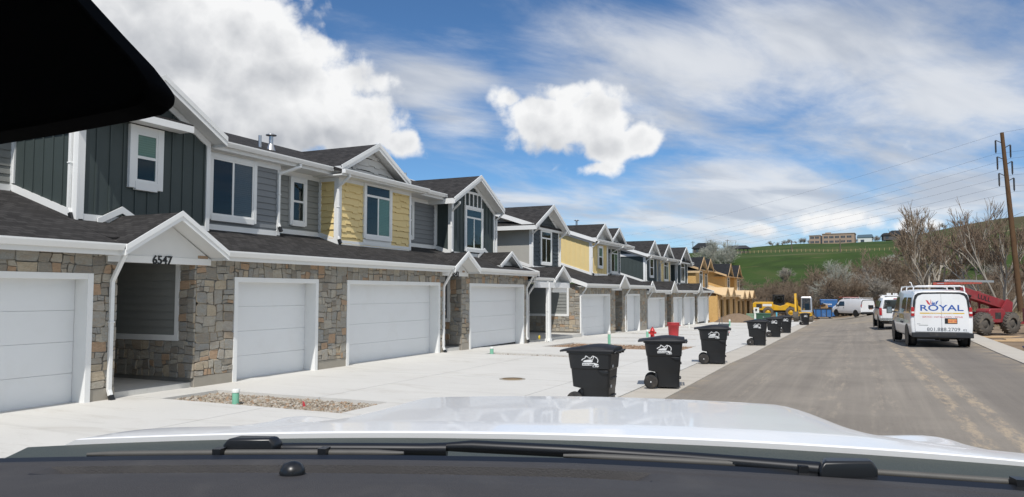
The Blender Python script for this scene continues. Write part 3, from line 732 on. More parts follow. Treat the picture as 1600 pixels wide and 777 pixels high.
    def upper(s, y0, y1, x, z0fn, z1, style, mat, gable=None, side_to=None, side_mat=None, side_style=None, corner=.11, side_top=None, far=True):
        """one upper-floor wall section; z0fn(x): height of the lower roof there; gable=(yc, half, slope, ze)"""
        F = front(x); z0 = z0fn(x); poly = [(y0,z0),(y1,z0),(y1,z1),(y0,z1)]
        if gable:
            yc, half, sl, ze = gable; zz = lambda y: ze+sl*(half-abs(y-yc))-.16
            poly = [(y0,z0),(y1,z0),(y1,zz(y1)),(yc,zz(yc)),(y0,zz(y0))]
        core = MB(); core.prism(F, [(a,(b if b > z0+.1 else b-.6)) for a,b in poly], -.16, -.002); s.part(core, 'wall', M['osb'] if s.wood else mat)
        if not s.wood:
            m = MB(); siding(m, F, poly, style, s.rng); s.part(m, 'siding', mat)
            t = MB(); c = corner; zl = poly[-1][1]; zr = poly[2][1]
            t.obox(F, y0-.002, y0+c, z0, zl-.01, .0, .045); t.obox(F, y1-c, y1+.002, z0, zr-.01, .0, .045)
            t.obox(F, y0+c, y1-c, z0-.05, z0+.11, .0, .04)
            if gable:
                for sg, ya in ((-1,y0),(1,y1)):
                    t.prism(F, [(ya,zz(ya)-.16),(ya,zz(ya)+.0),(yc,zz(yc)+.0),(yc,zz(yc)-.16)][::-sg], .0, .04)
            else: t.obox(F, y0+c, y1-c, z1-.16, z1+.02, .0, .04)
            s.part(t, 'corner_trim', s.white)
        if side_to is not None:
            G = side(y0); zt = side_top if side_top is not None else (lambda xx: (z1 if not gable else zz(y0)))
            zs = lambda q: z0fn(q)
            sp = [(side_to,zs(side_to)),(x,zs(x)),(x,zt(x)),(side_to,zt(side_to))]
            core = MB(); core.prism(G, [(a,(b if i > 1 else b-.5)) for i,(a,b) in enumerate(sp)], -.16, -.002); s.part(core, 'wall', M['osb'] if s.wood else (side_mat or mat))
            if not s.wood:
                m = MB(); siding(m, G, sp, side_style or style, s.rng); s.part(m, 'siding', side_mat or mat)
                t = MB(); t.obox(G, x-c+.0, x+.046, zs(x)-.05, zt(x)-.01, .0, .045)
                t.prism(G, [(side_to,zs(side_to)-.05),(x-c,zs(x-c)-.05),(x-c,zs(x-c)+.14),(side_to,zs(side_to)+.14)], .0, .04)
                t.prism(G, [(side_to,zt(side_to)-.17),(x-c,zt(x-c)-.17),(x-c,zt(x-c)),(side_to,zt(side_to))], .0, .04)
                t.obox(G, side_to, side_to+.10, zs(side_to)+.14, zt(side_to)-.17, .0, .042)
                s.part(t, 'corner_trim', s.white)
    def gablet(s, yc, half, ze, slope, xf=.55, xw=.06, xb=-1.5, beam=True, number=None, vent=False, face_z=None):
        zp = s.gable(yc, half, ze, slope, xf, xw, xb, 'porch_roof', fdepth=.16)
        F = front(xw); m = MB()
        z0 = ze-.16 if face_z is None else face_z
        m.prism(F, [(yc-half+.03,ze-.13),(yc+half-.03,ze-.13),(yc,zp-.13)], -.06, 0)
        s.part(m, 'gable_face', M['soffit'] if not s.wood else M['plywood'])
        if beam:
            b = MB(); b.obox(F, yc-half+.02, yc+half-.02, z0-.10, ze-.125, -.12, .015); s.part(b, 'beam', s.white, .004)
        if number:
            text_mesh('house_number', number, .235, M['black'], s.root, (xw+.020, yc-.03, ze-.29+.02), (math.pi/2,0,math.pi/2), .012, bold=.004)
    def entry(s, y0, y1, depth=3.0, siding_mat=None, wain=.95, pier=.42, top=2.75, side_x0=0.0, ceil_y1=None):
        """recessed porch: the far return wall (faces back down the street), back wall with a door, floor"""
        G = side(y1); mat = siding_mat or M['charcoal']
        core = MB(); core.obox(G, -depth, side_x0, -.5, top, -.12, 0)
        s.part(core, 'wall', M['mortar'])
        st = MB(); stone_fill(st, G, -depth, side_x0-pier, .18, wain, s.rng); s.part(st, 'stone_cladding', M['stone']); st = MB(); stone_fill(st, G, side_x0-pier, side_x0+.03, .18, top, s.rng); s.part(st, 'stone_cladding', M['stone'])
        sd_ = MB(); siding(sd_, G, [(-depth,wain+.12),(side_x0-pier-.11,wain+.12),(side_x0-pier-.11,top),(-depth,top)], 'lap', s.rng); s.part(sd_, 'siding', mat)
        t = MB(); t.obox(G, -depth, side_x0-pier, wain, wain+.12, 0, .05); t.obox(G, side_x0-pier-.11, side_x0-pier, wain+.12, top, 0, .045); s.part(t, 'porch_trim', M['white'])
        bk = MB(); B = front(-depth); siding(bk, B, [(y0-.2,.05),(y1,.05),(y1,top),(y0-.2,top)], 'lap', s.rng); s.part(bk, 'siding', mat)
        nr = MB(); nr.obox(side(y0), -depth, -.02, -.5, top, -.02, .1); s.part(nr, 'wall', M['mortar'])
        fl = MB(); fl.box(-depth, y0, -.4, -.06, y1, .10); s.part(fl, 'porch_floor', M['concrete'])
        d = empty('front_door', (0,0,0)); d.parent = s.root; w = min(.92, (y1-y0)-.3); a = y0+.12
        dm = MB(); dm.obox(B, a, a+w, .11, 2.15, .02, .06)
        for (p, q) in ((.25,.95),(1.1,2.0)):
            dm.obox(B, a+.14, a+w/2-.05, p, q, .06, .07); dm.obox(B, a+w/2+.05, a+w-.14, p, q, .06, .07)
        dm.build('door_leaf', M['charcoal'], d); hm = MB(); hm.tube([B.p(a+w-.07,1.05,.06),B.p(a+w-.07,1.05,.11)], .03, 10); hm.build('handle', M['steel'], d)
        fm = MB(); fm.obox(B,a-.1,a,.11,2.25,.0,.075); fm.obox(B,a+w,a+w+.1,.11,2.25,.0,.075); fm.obox(B,a,a+w,2.15,2.25,.0,.075); fm.build('frame', M['white'], d)
        ce = MB(); ce.box(-depth, y0, top-.03, -.02, ceil_y1 or y1, top); s.part(ce, 'porch_ceiling', M['soffit'])
    def vent(s, x, y, z, h=.5, cap=True, r=.05):
        m = MB(); m.tube([(x,y,z-.2),(x,y,z+h)], r, 12)
        if cap: m.lathe([(r*1.1,h-.02),(r*2.6,h+.0),(r*2.6,h+.02),(r*1.3,h+.05),(r*.5,h+.06)], 14, 'z', (x,y,z)); m.lathe([(r*2.2,-.05),(r*1.2,.15)], 14, 'z', (x,y,z))
        s.part(m, 'roof_vent', M['steel'])

# ------------------------------------------------------------------ the town houses
def finish(h, yr):
    for ch in h.root.children: ch.location.y -= yr
    h.root.location.y = yr
SK = lambda xe=.45, ze=2.84, sl=.33: (lambda x: ze+sl*(xe-x)+.005)

A = House('townhouse_row', (-12.65, 0, 0), 'nearest town house row, charcoal gables and yellow bay, house number 6547 over its porch', 11)
GA = [(4.2, 9.14), (12.76, 15.40), (16.81, 21.57), (23.86, 28.42)]
holes = [(a-.10, b+.10, -1, 2.30) for a, b in GA] + [(9.75, 11.60, -1, 2.75), (22.05, 23.20, -1, 2.75)]
A.ground_wall(2.0, 28.95, holes)
for a, b in GA: A.garage(a, b)
A.entry(9.75, 11.60, siding_mat=M['grey']); A.entry(22.05, 23.20, siding_mat=M['blue_grey'])
sk = SK()
A.skirt(2.0, 9.55, rake0=True); A.notch(9.55, 11.95); A.skirt(11.95, 22.0); A.notch(22.0, 23.65); A.skirt(23.65, 29.0, rake1=True)
A.gablet(10.74, 1.24, 2.80, .60, number='6547', xw=.04)
A.gablet(22.72, .92, 2.80, .60, number='6543', xw=.04)
A.gablet(27.33, 1.03, 3.03, .55, xf=.05, xw=-.25, xb=-1.6, beam=False)
# upper floor: sections from the camera onwards
A.upper(1.0, 9.85, -3.3, sk, 6.0, 'lap', M['grey'])
A.upper(9.80, 13.07, -1.25, sk, 5.5, 'batten', M['charcoal'], gable=(11.38, 1.80, .56, 5.60), side_to=-3.3)
A.window(front(-1.25), 11.03, 11.57, 4.32, 5.36, 'hung', out=.05, trim=.15, blinds=3, sill=False)
A.slab_roof('pent_roof', [(-.80, 9.95, 5.70), (-.80, 12.18, 5.70), (-1.26, 12.18, 5.86), (-1.26, 9.95, 5.86)], .05)
pm = MB(); pm.box(-.84, 9.94, 5.52, -.795, 12.19, 5.67); pm.box(-1.2, 9.96, 5.54, -.85, 12.17, 5.56); A.part(pm, 'fascia', M['white'])
A.upper(13.07, 15.78, -1.55, sk, 5.42, 'lap', M['blue_grey'])
A.window(front(-1.55), 13.38, 14.76, 3.84, 5.24, 'slider', out=.03, trim=.11, blinds=1, dark=True)
A.upper(15.78, 18.0, -1.95, sk, 5.42, 'lap', M['grey'])
A.window(front(-1.95), 16.70, 17.20, 3.98, 5.15, 'hung', trim=.10, blinds=0)
A.upper(17.93, 21.85, -1.25, sk, 5.42, 'shake', M['yellow'], side_to=-1.95)
A.window(front(-1.25), 19.22, 20.55, 3.74, 5.34, 'transom', out=.045, trim=.10, blinds=1)
wp = MB(); wp.obox(front(-1.25), 19.12, 20.65, 3.45, 3.62, .0, .05); A.part(wp, 'window_apron', M['white'])
A.upper(21.85, 24.7, -1.95, sk, 5.42, 'lap', M['blue_grey'])
A.window(front(-1.95), 22.5, 23.0, 3.98, 5.15, 'hung', trim=.10, blinds=0)
A.upper(24.70, 28.37, -1.25, sk, 5.42, 'batten', M['charcoal'], gable=(26.3, 2.15, .52, 5.45), side_to=-1.95)
A.window(front(-1.25), 25.78, 27.10, 3.70, 5.26, 'transom', out=.05, trim=.11, blinds=0)
lv = MB(); 
for k in range(5): lv.obox(front(-1.25), 25.70+k*.345, 25.76+k*.345, 5.38, 5.86, .02, .05)
lv.obox(front(-1.25), 25.70, 27.14, 5.86, 5.95, .02, .05); A.part(lv, 'louvre', M['white'])
tv = MB(); tv.prism(front(-1.25), [(26.0,6.12),(26.9,6.12),(26.45,6.36)], .0, .03); A.part(tv, 'gable_vent', M['white'])
A.upper(28.37, 28.95, -1.95, sk, 5.42, 'lap', M['grey'])
# little white flashing chevrons where the porch ridges meet the upper wall
ch = MB()
for yc, z in ((10.74, 3.62), (27.33, 3.66)):
    ch = MB()
    for sg in (-1, 1): ch.prism(front(-1.19), [(yc+sg*.55,z-.30),(yc+sg*.55,z-.17),(yc,z+.12),(yc,z-.02)][::sg], 0, .03)
    A.part(ch, 'flashing', M['white'])
A.main_roof(0.6, 9.85, xe=-2.95, ze=6.16, rake1=False); A.main_roof(9.85, 29.0, xe=-1.25, rake0=False, so0=3.3, gutters=((13.15, 17.55), (22.3, 24.2)))
A.slab_roof('roof', [(-.82,17.55,5.52),(-.82,22.25,5.52),(-1.3,22.25,5.68),(-1.3,17.55,5.68)], .09)
A.gutter(-.70, 17.55, 22.25, 5.53)
so_ = MB(); so_.box(-2.6, 17.57, 5.36, -.85, 22.23, 5.40); so_.box(-.852, 17.56, 5.36, -.835, 22.24, 5.51); A.part(so_, 'soffit', M['soffit'])
A.gable(11.38, 1.80, 5.60, .56, -.80, -1.25, -5.2)
A.gable(26.3, 2.15, 5.45, .52, -.80, -1.25, -5.0)
A.gable(19.55, 1.85, 5.66, .52, -.95, -1.3, -4.6)
gf = MB(); siding(gf, front(-1.28), [(17.9,5.55),(21.2,5.55),(19.55,6.42)], 'shake', A.rng); A.part(gf, 'gable_face', M['pale'])
A.downspout(.06, 9.62, 2.75, .06, .38); A.downspout(.06, 22.02-.13, 2.75, .06, .38); A.downspout(.06, 28.78, 2.75, .02, .38)
A.downspout(-1.40, 9.74, 5.50, 3.50, -1.40, dx=.02); A.downspout(-1.49, 15.70, 5.48, 3.70, -1.2, 16.2, dx=.25); A.downspout(-1.19, 17.86, 5.42, 3.50, -.80, dx=.28); A.downspout(-1.19, 24.62, 5.38, 3.48, -.85, dx=.28); A.downspout(-1.19, 28.45, 5.38, 3.45, -.85, dx=.28)
A.vent(-2.85, 16.4, 6.12, .34, False, .045); A.vent(-2.85, 16.85, 6.14, .40, True, .06); A.vent(-2.2, 23.0, 5.95, .35, False, .045)
finish(A, 2.0)

B = House('townhouse_row', (-12.80, 0, -.17), 'narrow end town house with pale stucco side wall, slate shake gable and open porch post', 12)
skb = SK(.45, 2.78, .33)
B.entry(29.15, 36.3, depth=4.2, siding_mat=M['grey'], side_x0=-.18, pier=.55, top=2.62, ceil_y1=33.0)
B.skirt(29.02, 31.05, ze=2.78, xb=-4.2); B.notch(31.05, 32.95, ze=2.78, xb=-4.2); B.slab_roof('lower_roof', [(-1.05,32.95,3.275),(-1.05,35.9,3.275),(-4.2,35.9,4.315),(-4.2,32.95,4.315)], .07)
B.gablet(32.0, .98, 2.76, .58, xf=.62, xw=.12)
pc = MB(); pc.box(.38, 30.42, -.2, .56, 30.62, 2.60); pc.box(.35, 30.39, .0, .59, 30.65, .16); B.part(pc, 'porch_post', M['white'], .006)
pb = MB(); pb.box(.36, 29.2, 2.36, .54, 33.0, 2.60); pb.box(.12, 31.2, 2.16, .40, 33.0, 2.37); B.part(pb, 'beam', M['white'])
B.upper(32.35, 35.78, -1.1, skb, 5.25, 'shake', M['navy'], gable=(34.05, 2.2, .52, 5.26), side_to=-5.0, side_mat=M['stucco'], side_style='plain', side_top=lambda x: 5.30+.33*(-1.1-x))
B.window(front(-1.1), 33.40, 34.62, 3.60, 5.12, 'transom', out=.05, trim=.10, blinds=0)
B.gable(34.05, 2.2, 5.26, .52, -.65, -1.1, -5.4)
tv = MB(); tv.prism(front(-1.1), [(33.6,6.05),(34.5,6.05),(34.05,6.28)], .0, .03); B.part(tv, 'gable_vent', M['white'])
B.main_roof(32.0, 36.6, xe=-.95, ze=5.35, gutters=((32.0, 32.45),))
B.downspout(-1.03, 32.28, 5.25, 3.3, -.7, dx=.28); B.downspout(.05, 29.3, 2.65, .0, .4); B.downspout(.47, 30.36, 2.66, .02, .5, dx=.15); B.downspout(-1.03, 35.85, 5.25, 3.3, -.7, dx=.28)
B.vent(-4.5, 35.6, 6.5, .5, True, .07)
finish(B, 29.1)

C = House('townhouse_row', (-13.0, 0, -.40), 'town house pair with yellow batten side wall and twin small gables, second block along', 13)
GC = [(36.45, 41.3), (44.9, 47.65)]
C.ground_wall(36.3, 49.6, [(a-.1,b+.1,-1,2.3) for a,b in GC]+[(42.45,43.95,-1,2.75)])
for a, b in GC: C.garage(a, b)
C.entry(42.45, 43.95, siding_mat=M['blue_grey'])
C.skirt(36.05, 41.75, rake0=True); C.notch(41.75, 43.8); C.skirt(43.8, 49.7)
C.gablet(42.75, 1.0, 2.78, .62)
C.upper(42.1, 45.15, -1.3, sk, 5.45, 'batten', M['yellow'], side_to=-6.0, side_top=lambda x: 5.45+.33*(-1.3-x))
C.window(front(-1.3), 43.35, 44.05, 3.98, 5.12, 'hung', out=.05, trim=.11, blinds=3)
C.upper(45.15, 46.6, -2.0, sk, 5.4, 'shake', M['blue_grey'])
C.upper(46.6, 49.4, -1.75, sk, 5.4, 'shake', M['navy'], side_to=-2.0)
C.window(front(-1.75), 47.3, 48.7, 3.75, 5.3, 'transom', out=.05, trim=.11, blinds=1)
C.gable(43.75, 1.6, 5.62, .58, -.95, -1.3, -5.0); C.gable(47.9, 1.75, 5.62, .58, -1.3, -1.75, -5.0)
gf = MB(); siding(gf, front(-1.28), [(42.3,5.55),(45.2,5.55),(43.75,6.42)], 'batten', C.rng); siding(gf, front(-1.7), [(46.3,5.55),(49.5,5.55),(47.9,6.45)], 'shake', C.rng); C.part(gf, 'gable_face', M['pale'])
C.main_roof(41.85, 50.0, xe=-.95, ze=5.50, gutters=((41.85,49.9),))
C.downspout(-1.22, 42.05, 5.4, 3.5, -.8, dx=.28); C.downspout(-1.7, 47.0, 5.4, 3.6, -.8, dx=.4); C.downspout(.06, 36.4, 2.75, .0, .4); C.downspout(.06, 44.45, 2.75, .0, .4)
C.vent(-4.5, 48.5, 6.8, .5, True, .07)
finish(C, 35.9)

D = House('townhouse_row', (-13.4, 0, -.66), 'farthest finished town house row, dark green side wall and yellow middle bay', 14)
GD = [(51.5, 56.1), (59.3, 62.3), (63.2, 67.35), (69.0, 73.6)]
D.ground_wall(49.8, 74.2, [(a-.1,b+.1,-1,2.3) for a,b in GD]+[(50.0,50.95,-1,2.75),(57.0,58.6,-1,2.75),(67.75,68.5,-1,2.75)])
for a, b in GD: D.garage(a, b)
D.entry(50.0, 50.95, siding_mat=M['charcoal']); D.entry(57.0, 58.6, siding_mat=M['grey']); D.entry(67.75, 68.5, siding_mat=M['charcoal'])
gd = ((50.75,.95),(57.5,1.1),(67.9,1.05)); ya = 49.75
for yc, hf in gd:
    if yc-hf > ya+.1: D.skirt(ya, yc-hf+.02, rake0=ya < 50)
    D.notch(yc-hf, yc+hf); D.gablet(yc, hf, 2.80, .66); ya = yc+hf-.02
D.skirt(ya, 74.6, rake1=True)
D.upper(55.75, 59.4, -1.3, sk, 5.45, 'batten', M['charcoal'], side_to=-6.0, side_top=lambda x: 5.45+.33*(-1.3-x))
D.window(front(-1.3), 57.1, 58.1, 3.95, 5.25, 'hung', out=.05, trim=.12, blinds=0)
D.upper(59.4, 61.2, -2.2, sk, 5.4, 'lap', M['grey'])
D.upper(61.2, 64.9, -1.5, sk, 5.4, 'shake', M['yellow'], side_to=-2.2)
D.window(front(-1.5), 62.5, 63.9, 3.75, 5.25, 'transom', out=.05, trim=.11, blinds=1)
D.upper(64.9, 66.4, -2.4, sk, 5.4, 'lap', M['grey'])
D.upper(66.4, 71.0, -1.3, sk, 5.4, 'batten', M['charcoal'], gable=(68.7, 2.7, .55, 5.3), side_to=-3.2)
D.window(front(-1.3), 68.1, 69.6, 3.7, 5.3, 'transom', out=.05, trim=.12, blinds=0)
D.gable(57.5, 1.8, 5.6, .6, -.95, -1.3, -5); D.gable(62.9, 1.9, 5.6, .6, -1.1, -1.5, -5); D.gable(68.7, 2.7, 5.3, .55, -.85, -1.3, -5)
gf = MB(); siding(gf, front(-1.28), [(55.9,5.55),(59.1,5.55),(57.5,6.5)], 'shake', D.rng); siding(gf, front(-1.45), [(61.2,5.55),(64.6,5.55),(62.9,6.55)], 'shake', D.rng); D.part(gf, 'gable_face', M['pale'])
D.main_roof(55.4, 72.4, xe=-.95, ze=5.50, gutters=((55.4,66.2),))
for yy in (51.2, 62.75, 68.8, 74.0): D.downspout(.06, yy, 2.75, .0, .4)
D.downspout(-1.2, 55.8, 5.4, 3.5, -.8, dx=.28); D.downspout(-1.2, 66.3, 5.4, 3.5, -.8, dx=.28); D.downspout(-1.4, 61.1, 5.4, 3.5, -.8, dx=.3)
finish(D, 49.8)

def frame_house(y0, y1, xw, zb, label, seed, opens, secs, gabs, roofy, lows):
    h = House('house_frame', (xw, 0, zb), label, seed, 'unfinished timber houses at the end of the row', wood=True)
    F = front(0)
    h.ground_wall(y0, y1, [(a,b,-1,2.35) for a,b in opens], stone=False, top=2.7)
    wl = MB(); wl.obox(side(y0), -9, 0, -.6, 2.72, -.1, 0); h.part(wl, 'wall', M['osb'])
    en = MB(); en.obox(side(y1+.1), -9, -.05, -.6, 2.72, -.0, .05); h.part(en, 'wall', M['osb'])
    bk = MB(); bk.obox(front(-6.0), y0+.1, y1, -.5, 2.7, -.1, 0); h.part(bk, 'wall', M['osb'])
    for a, b in opens:
        st = MB()
        for u in (a-.04, b): st.obox(F, u, u+.045, -.5, 2.35, -.14, .02)
        st.obox(F, a-.04, b+.045, 2.35, 2.62, -.14, .02)
        h.part(st, 'opening_frame', M['lumber'])
    sd_ = MB(); u = y0+.3
    while u < y1-.1:
        if not any(a-.1 < u < b+.1 for a, b in opens): sd_.obox(F, u, u+.045, -.4, 2.66, .001, .04)
        u += .62
    h.part(sd_, 'stud', M['lumber'])
    cl = MB(); cl.box(-6, y0+.1, 2.66, -.02, y1, 2.7); h.part(cl, 'ceiling_deck', M['osb'])
    h.slab_roof('lower_roof', [(.55,y0-.1,2.80),(.55,y1+.2,2.80),(-3.4,y1+.2,4.1),(-3.4,y0-.1,4.1)], .06, M['plywood'])
    fb = MB(); fb.box(.49, y0-.1, 2.60, .54, y1+.2, 2.735); h.part(fb, 'fascia', M['lumber'])
    for yc, hf in lows:
        h.gable(yc, hf, 2.82, .62, .75, .1, -1.8, 'porch_roof', fdepth=.16)
        for o in [q for q in h.root.children if q.name.startswith('porch_roof')]: o.data.materials[0] = M['plywood']
        gm = MB(); gm.prism(F, [(yc-hf+.05,2.7),(yc+hf-.05,2.7),(yc,2.7+.62*hf)], .5, .6); h.part(gm, 'gable_face', M['plywood'])
    for (a, b, x, gab, sto, win) in secs:
        h.upper(a, b, x, sk, 5.4, 'plain', M['osb'], gable=gab, side_to=sto, side_top=(lambda q: 5.42+.33*(-1.3-q)) if sto and not gab else None)
        if win: h.window(front(x), win[0], win[1], 3.6, 5.2, 'transom', out=.05, trim=.05, blinds=0, sill=False)
    for g_ in gabs: h.gable(*g_)
    h.main_roof(*roofy, xe=-.95, ze=5.48)
    finish(h, y0); return h
frame_house(79.3, 92.0, -13.35, -1.05, 'unfinished timber house next to the finished row, bare strand board with two gables', 21,
    [(81.0,83.0),(84.6,87.2),(89.4,91.2)],
    [(70.9+3.6,78.4,-1.25,(76.6,2.3,.62,5.2),-5.0,(76.3,77.6)), (78.4,83.2,-1.6,None,None,(81.0,82.2))],
    [(76.6,2.3,5.2,.62,-.8,-1.25,-5.2), (80.9,1.7,5.5,.66,-.9,-1.6,-5)], (74.3,84.0), [(81.2,1.3),(85.4,1.3)])
frame_house(92.2, 107.2, -13.45, -1.35, 'last timber house of the row, black felt roof over bare strand board walls', 22,
    [(94.0,96.2),(97.6,99.6),(102.0,104.8)],
    [(92.9,97.0,-1.3,None,-7.5,(94.6,95.9)), (97.0,100.5,-1.9,None,None,(97.9,99.2)), (100.5,104.9,-1.3,None,-2.0,(102.6,103.9))],
    [(95.2,1.9,5.5,.75,-.9,-1.3,-5), (102.6,2.1,5.5,.7,-.9,-1.3,-5)], (92.0,106.0), [(94.6,1.35),(98.9,1.35),(103.3,1.35)])

# ------------------------------------------------------------------ bins and small street things
M['bin'] = pbr('bin_plastic', (.010,.0108,.012), .40, var=.25, vscale=5, bump=.10, bscale=160, dirt=(.045,.042,.04), dscale=2.2, damt=.3)
M['bin_lid'] = pbr('bin_lid_plastic', (.014,.014,.0155), .55, var=.25, vscale=6, bump=.12, bscale=160, dirt=(.055,.052,.048), dscale=3, damt=.4)
M['decal'] = pbr('white_decal', (.75,.75,.74), .5, var=.05)
M['sticker'] = pbr('grey_sticker', (.33,.34,.35), .5)
def rrect(x0, x1, y0, y1, z, r=.06, n=4):
    P = []
    for (cx, cy, a0) in ((x1-r,y1-r,0),(x0+r,y1-r,90),(x0+r,y0+r,180),(x1-r,y0+r,270)):
        for k in range(n+1):
            a = R(a0+90*k/n); P.append((cx+r*math.cos(a), cy+r*math.sin(a), z))
    return P
def make_bin():
    t = empty('wheelie_bin')
    b = MB()
    b.loft([rrect(-.17,.29,-.25,.25,.03,.05), rrect(-.18,.295,-.26,.26,.30,.05), rrect(-.20,.30,-.265,.265,.335,.05), rrect(-.335,.305,-.27,.27,.36,.05),
            rrect(-.36,.325,-.295,.295,.66,.05), rrect(-.372,.34,-.312,.312,.675,.05), rrect(-.405,.36,-.33,.33,.93,.05), rrect(-.43,.385,-.352,.352,.935,.05), rrect(-.43,.385,-.352,.352,.965,.05)], smooth=False)
    for sx in (-.27, -.20): b.box(sx, -.25, .14, sx+.05, .25, .32) if sx > -.21 else None
    # moulded ribs and a scooped catch on the near side
    F = Fr((0,-.305,0),(1,0,0),(0,0,1),(0,-1,0))
    b.prism(F, [(.12,.655),(.30,.655),(.30,.60),(.22,.60)], -.03, .018)
    b.build('body', M['bin'], t, bevel=.008, fix=True)
    l = MB(); secs = []
    for k in range(11):
        x = -.54+.945*k/10; u_ = k/10; s_ = smooth(0,.62,u_)-.42*smooth(.70,1.0,u_); h = .008+.082*s_; w = .368-(.025 if k in (0,10) else 0)
        zb = .962+(-.012 if k == 0 else 0)
        secs.append([(x,-w,zb),(x,-w,zb+.030),(x,-w*.86,zb+.03+h*.62),(x,-w*.45,zb+.03+h*.95),(x,0,zb+.03+h),(x,w*.45,zb+.03+h*.95),(x,w*.86,zb+.03+h*.62),(x,w,zb+.030),(x,w,zb)])
    l.loft(secs, smooth=False)
    lid = l.build('lid', M['bin_lid'], t, bevel=.006, fix=True)
    hn = MB(); hn.tube([(.415,-.30,.95),(.45,-.30,.975),(.45,.30,.975),(.415,.30,.95)], .016, 8)
    for yy in (-.2, 0, .2): hn.box(.36, yy-.03, .93, .455, yy+.03, .985)
    hn.build('handle', M['bin'], t)
    for z in (.20, .50):
        gp = MB(); xo = .291+z*.045; gp.tube([(xo-.02,-.17,z),(xo+.014,-.16,z+.01),(xo+.014,.16,z+.01),(xo-.02,.17,z)], .014, 8); gp.build('grab_bar', M['bin_lid'], t)
    st = MB()
    for z in (.70, .36): st.box(.352 if z > .5 else .318, -.20, z, .356 if z > .5 else .322, -.12, z+.045)
    st.build('sticker', M['sticker'], t)
    ax = MB(); ax.tube([(-.285,-.30,.14),(-.285,.30,.14)], .014, 8); ax.build('axle', M['steel'], t)
    for sg in (-1, 1):
        w = MB(); y = sg*.30
        w.lathe([(.10,-.035),(.136,-.035),(.142,-.02),(.142,.02),(.136,.035),(.10,.035)], 24, 'y', (-.285, y, .14))
        wo = w.build('wheel', M['rubber'], t)
        s_ = MB()
        s_.lathe([(.105,-.018),(.105,.018)], 20, 'y', (-.285, y, .14))
        for k in range(7):
            a = k*2*math.pi/7; s_.bar((-.285+.025*math.cos(a), y+sg*.022, .14+.025*math.sin(a)), (-.285+.10*math.cos(a), y+sg*.022, .14+.10*math.sin(a)), .02, .012, (0,1,0))
        s_.lathe([(.03,-.03),(.03,.03)], 12, 'y', (-.285, y, .14))
        s_.build('hub', M['bin'], wo)
        c = MB(); c.lathe([(.014,0),(.014,sg*.036)], 10, 'y', (-.285, y, .14)); c.build('cap', M['decal'], wo)
    # mountain crest over a lettered banner, on the near side
    e = MB(); tilt = R(-6.5); F = Fr((0, -.318, .79), (1,0,0), (0,math.sin(tilt),math.cos(tilt)), (0,-math.cos(tilt),math.sin(tilt)))
    def stroke(pts, w):
        for (a, b_) in zip(pts, pts[1:]):
            dx, dy = b_[0]-a[0], b_[1]-a[1]; L = math.hypot(dx, dy); nx, ny = -dy/L*w/2, dx/L*w/2; ex, ey = dx/L*w*.3, dy/L*w*.3
            e.prism(F, [(a[0]-ex+nx,a[1]-ey+ny),(a[0]-ex-nx,a[1]-ey-ny),(b_[0]+ex-nx,b_[1]+ey-ny),(b_[0]+ex+nx,b_[1]+ey+ny)], .004, .006)
    stroke([(-.15,.03),(-.125,.055),(-.095,.065),(-.075,.105),(-.04,.085),(0,.06),(.045,.105),(.085,.095),(.125,.065),(.135,.03),(.125,.0)], .015)
    stroke([(-.035,.088),(-.03,.065),(-.005,.075)], .010); stroke([(.06,.09),(.05,.06),(.035,.03)], .013)
    e.prism(F, [(-.13,.005),(-.10,.03),(-.02,.043),(.05,.045),(.02,.028),(.045,.012),(.02,-.004),(-.12,-.004)], .004, .006)
    e.prism(F, [(-.145,-.062),(-.145,-.018),(.075,-.012),(.135,-.03),(.145,-.045),(.06,-.055)], .004, .006)
    eo = e.build('crest', M['decal'], t)
    rx = (math.pi/2+tilt*-1*-1, 0, 0)
    text_mesh('banner_lettering', 'SOUTH WEBER', .030, M['bin'], eo, F.p(-.035,-.05,.0065), (math.pi/2-tilt,0,0), .0008, bold=.0008)
    text_mesh('city_lettering', 'City', .062, M['decal'], eo, F.p(.085,-.088,.0045), (math.pi/2-tilt,0,0), .0012, shear=.3, bold=.002)
    return t
bins = [(-4.22,12.62,3,'nearest black wheelie bin, its wheels hidden behind the white bonnet'),
        (-3.76,15.80,13,'second nearest black wheelie bin at the road edge, its wheel and crest in full view'),
        (-3.78,21.75,11,'black wheelie bin standing alone between the two nearest bins and the grey rubbish can'),
        (-3.90,32.75,2,'front black wheelie bin of the overlapping cluster of three farther up the kerb'),
        (-4.18,42.1,6,'middle black wheelie bin of the overlapping cluster of three'),
        (-4.24,49.2,9,'rear black wheelie bin of the overlapping cluster of three'),
        (-4.55,71.8,16,'farthest black wheelie bin, in front of the mini excavator')]
BIN = make_bin()
for k, (x, y, a, lab) in enumerate(bins):
    o = BIN if k == 0 else copy_tree(BIN)
    o.location = (x, y, g0(x, y)-.008); o.rotation_euler = (0, 0, R(a)); tag(o, lab, 'wheelie bin', 'wheelie bins put out along the kerb')

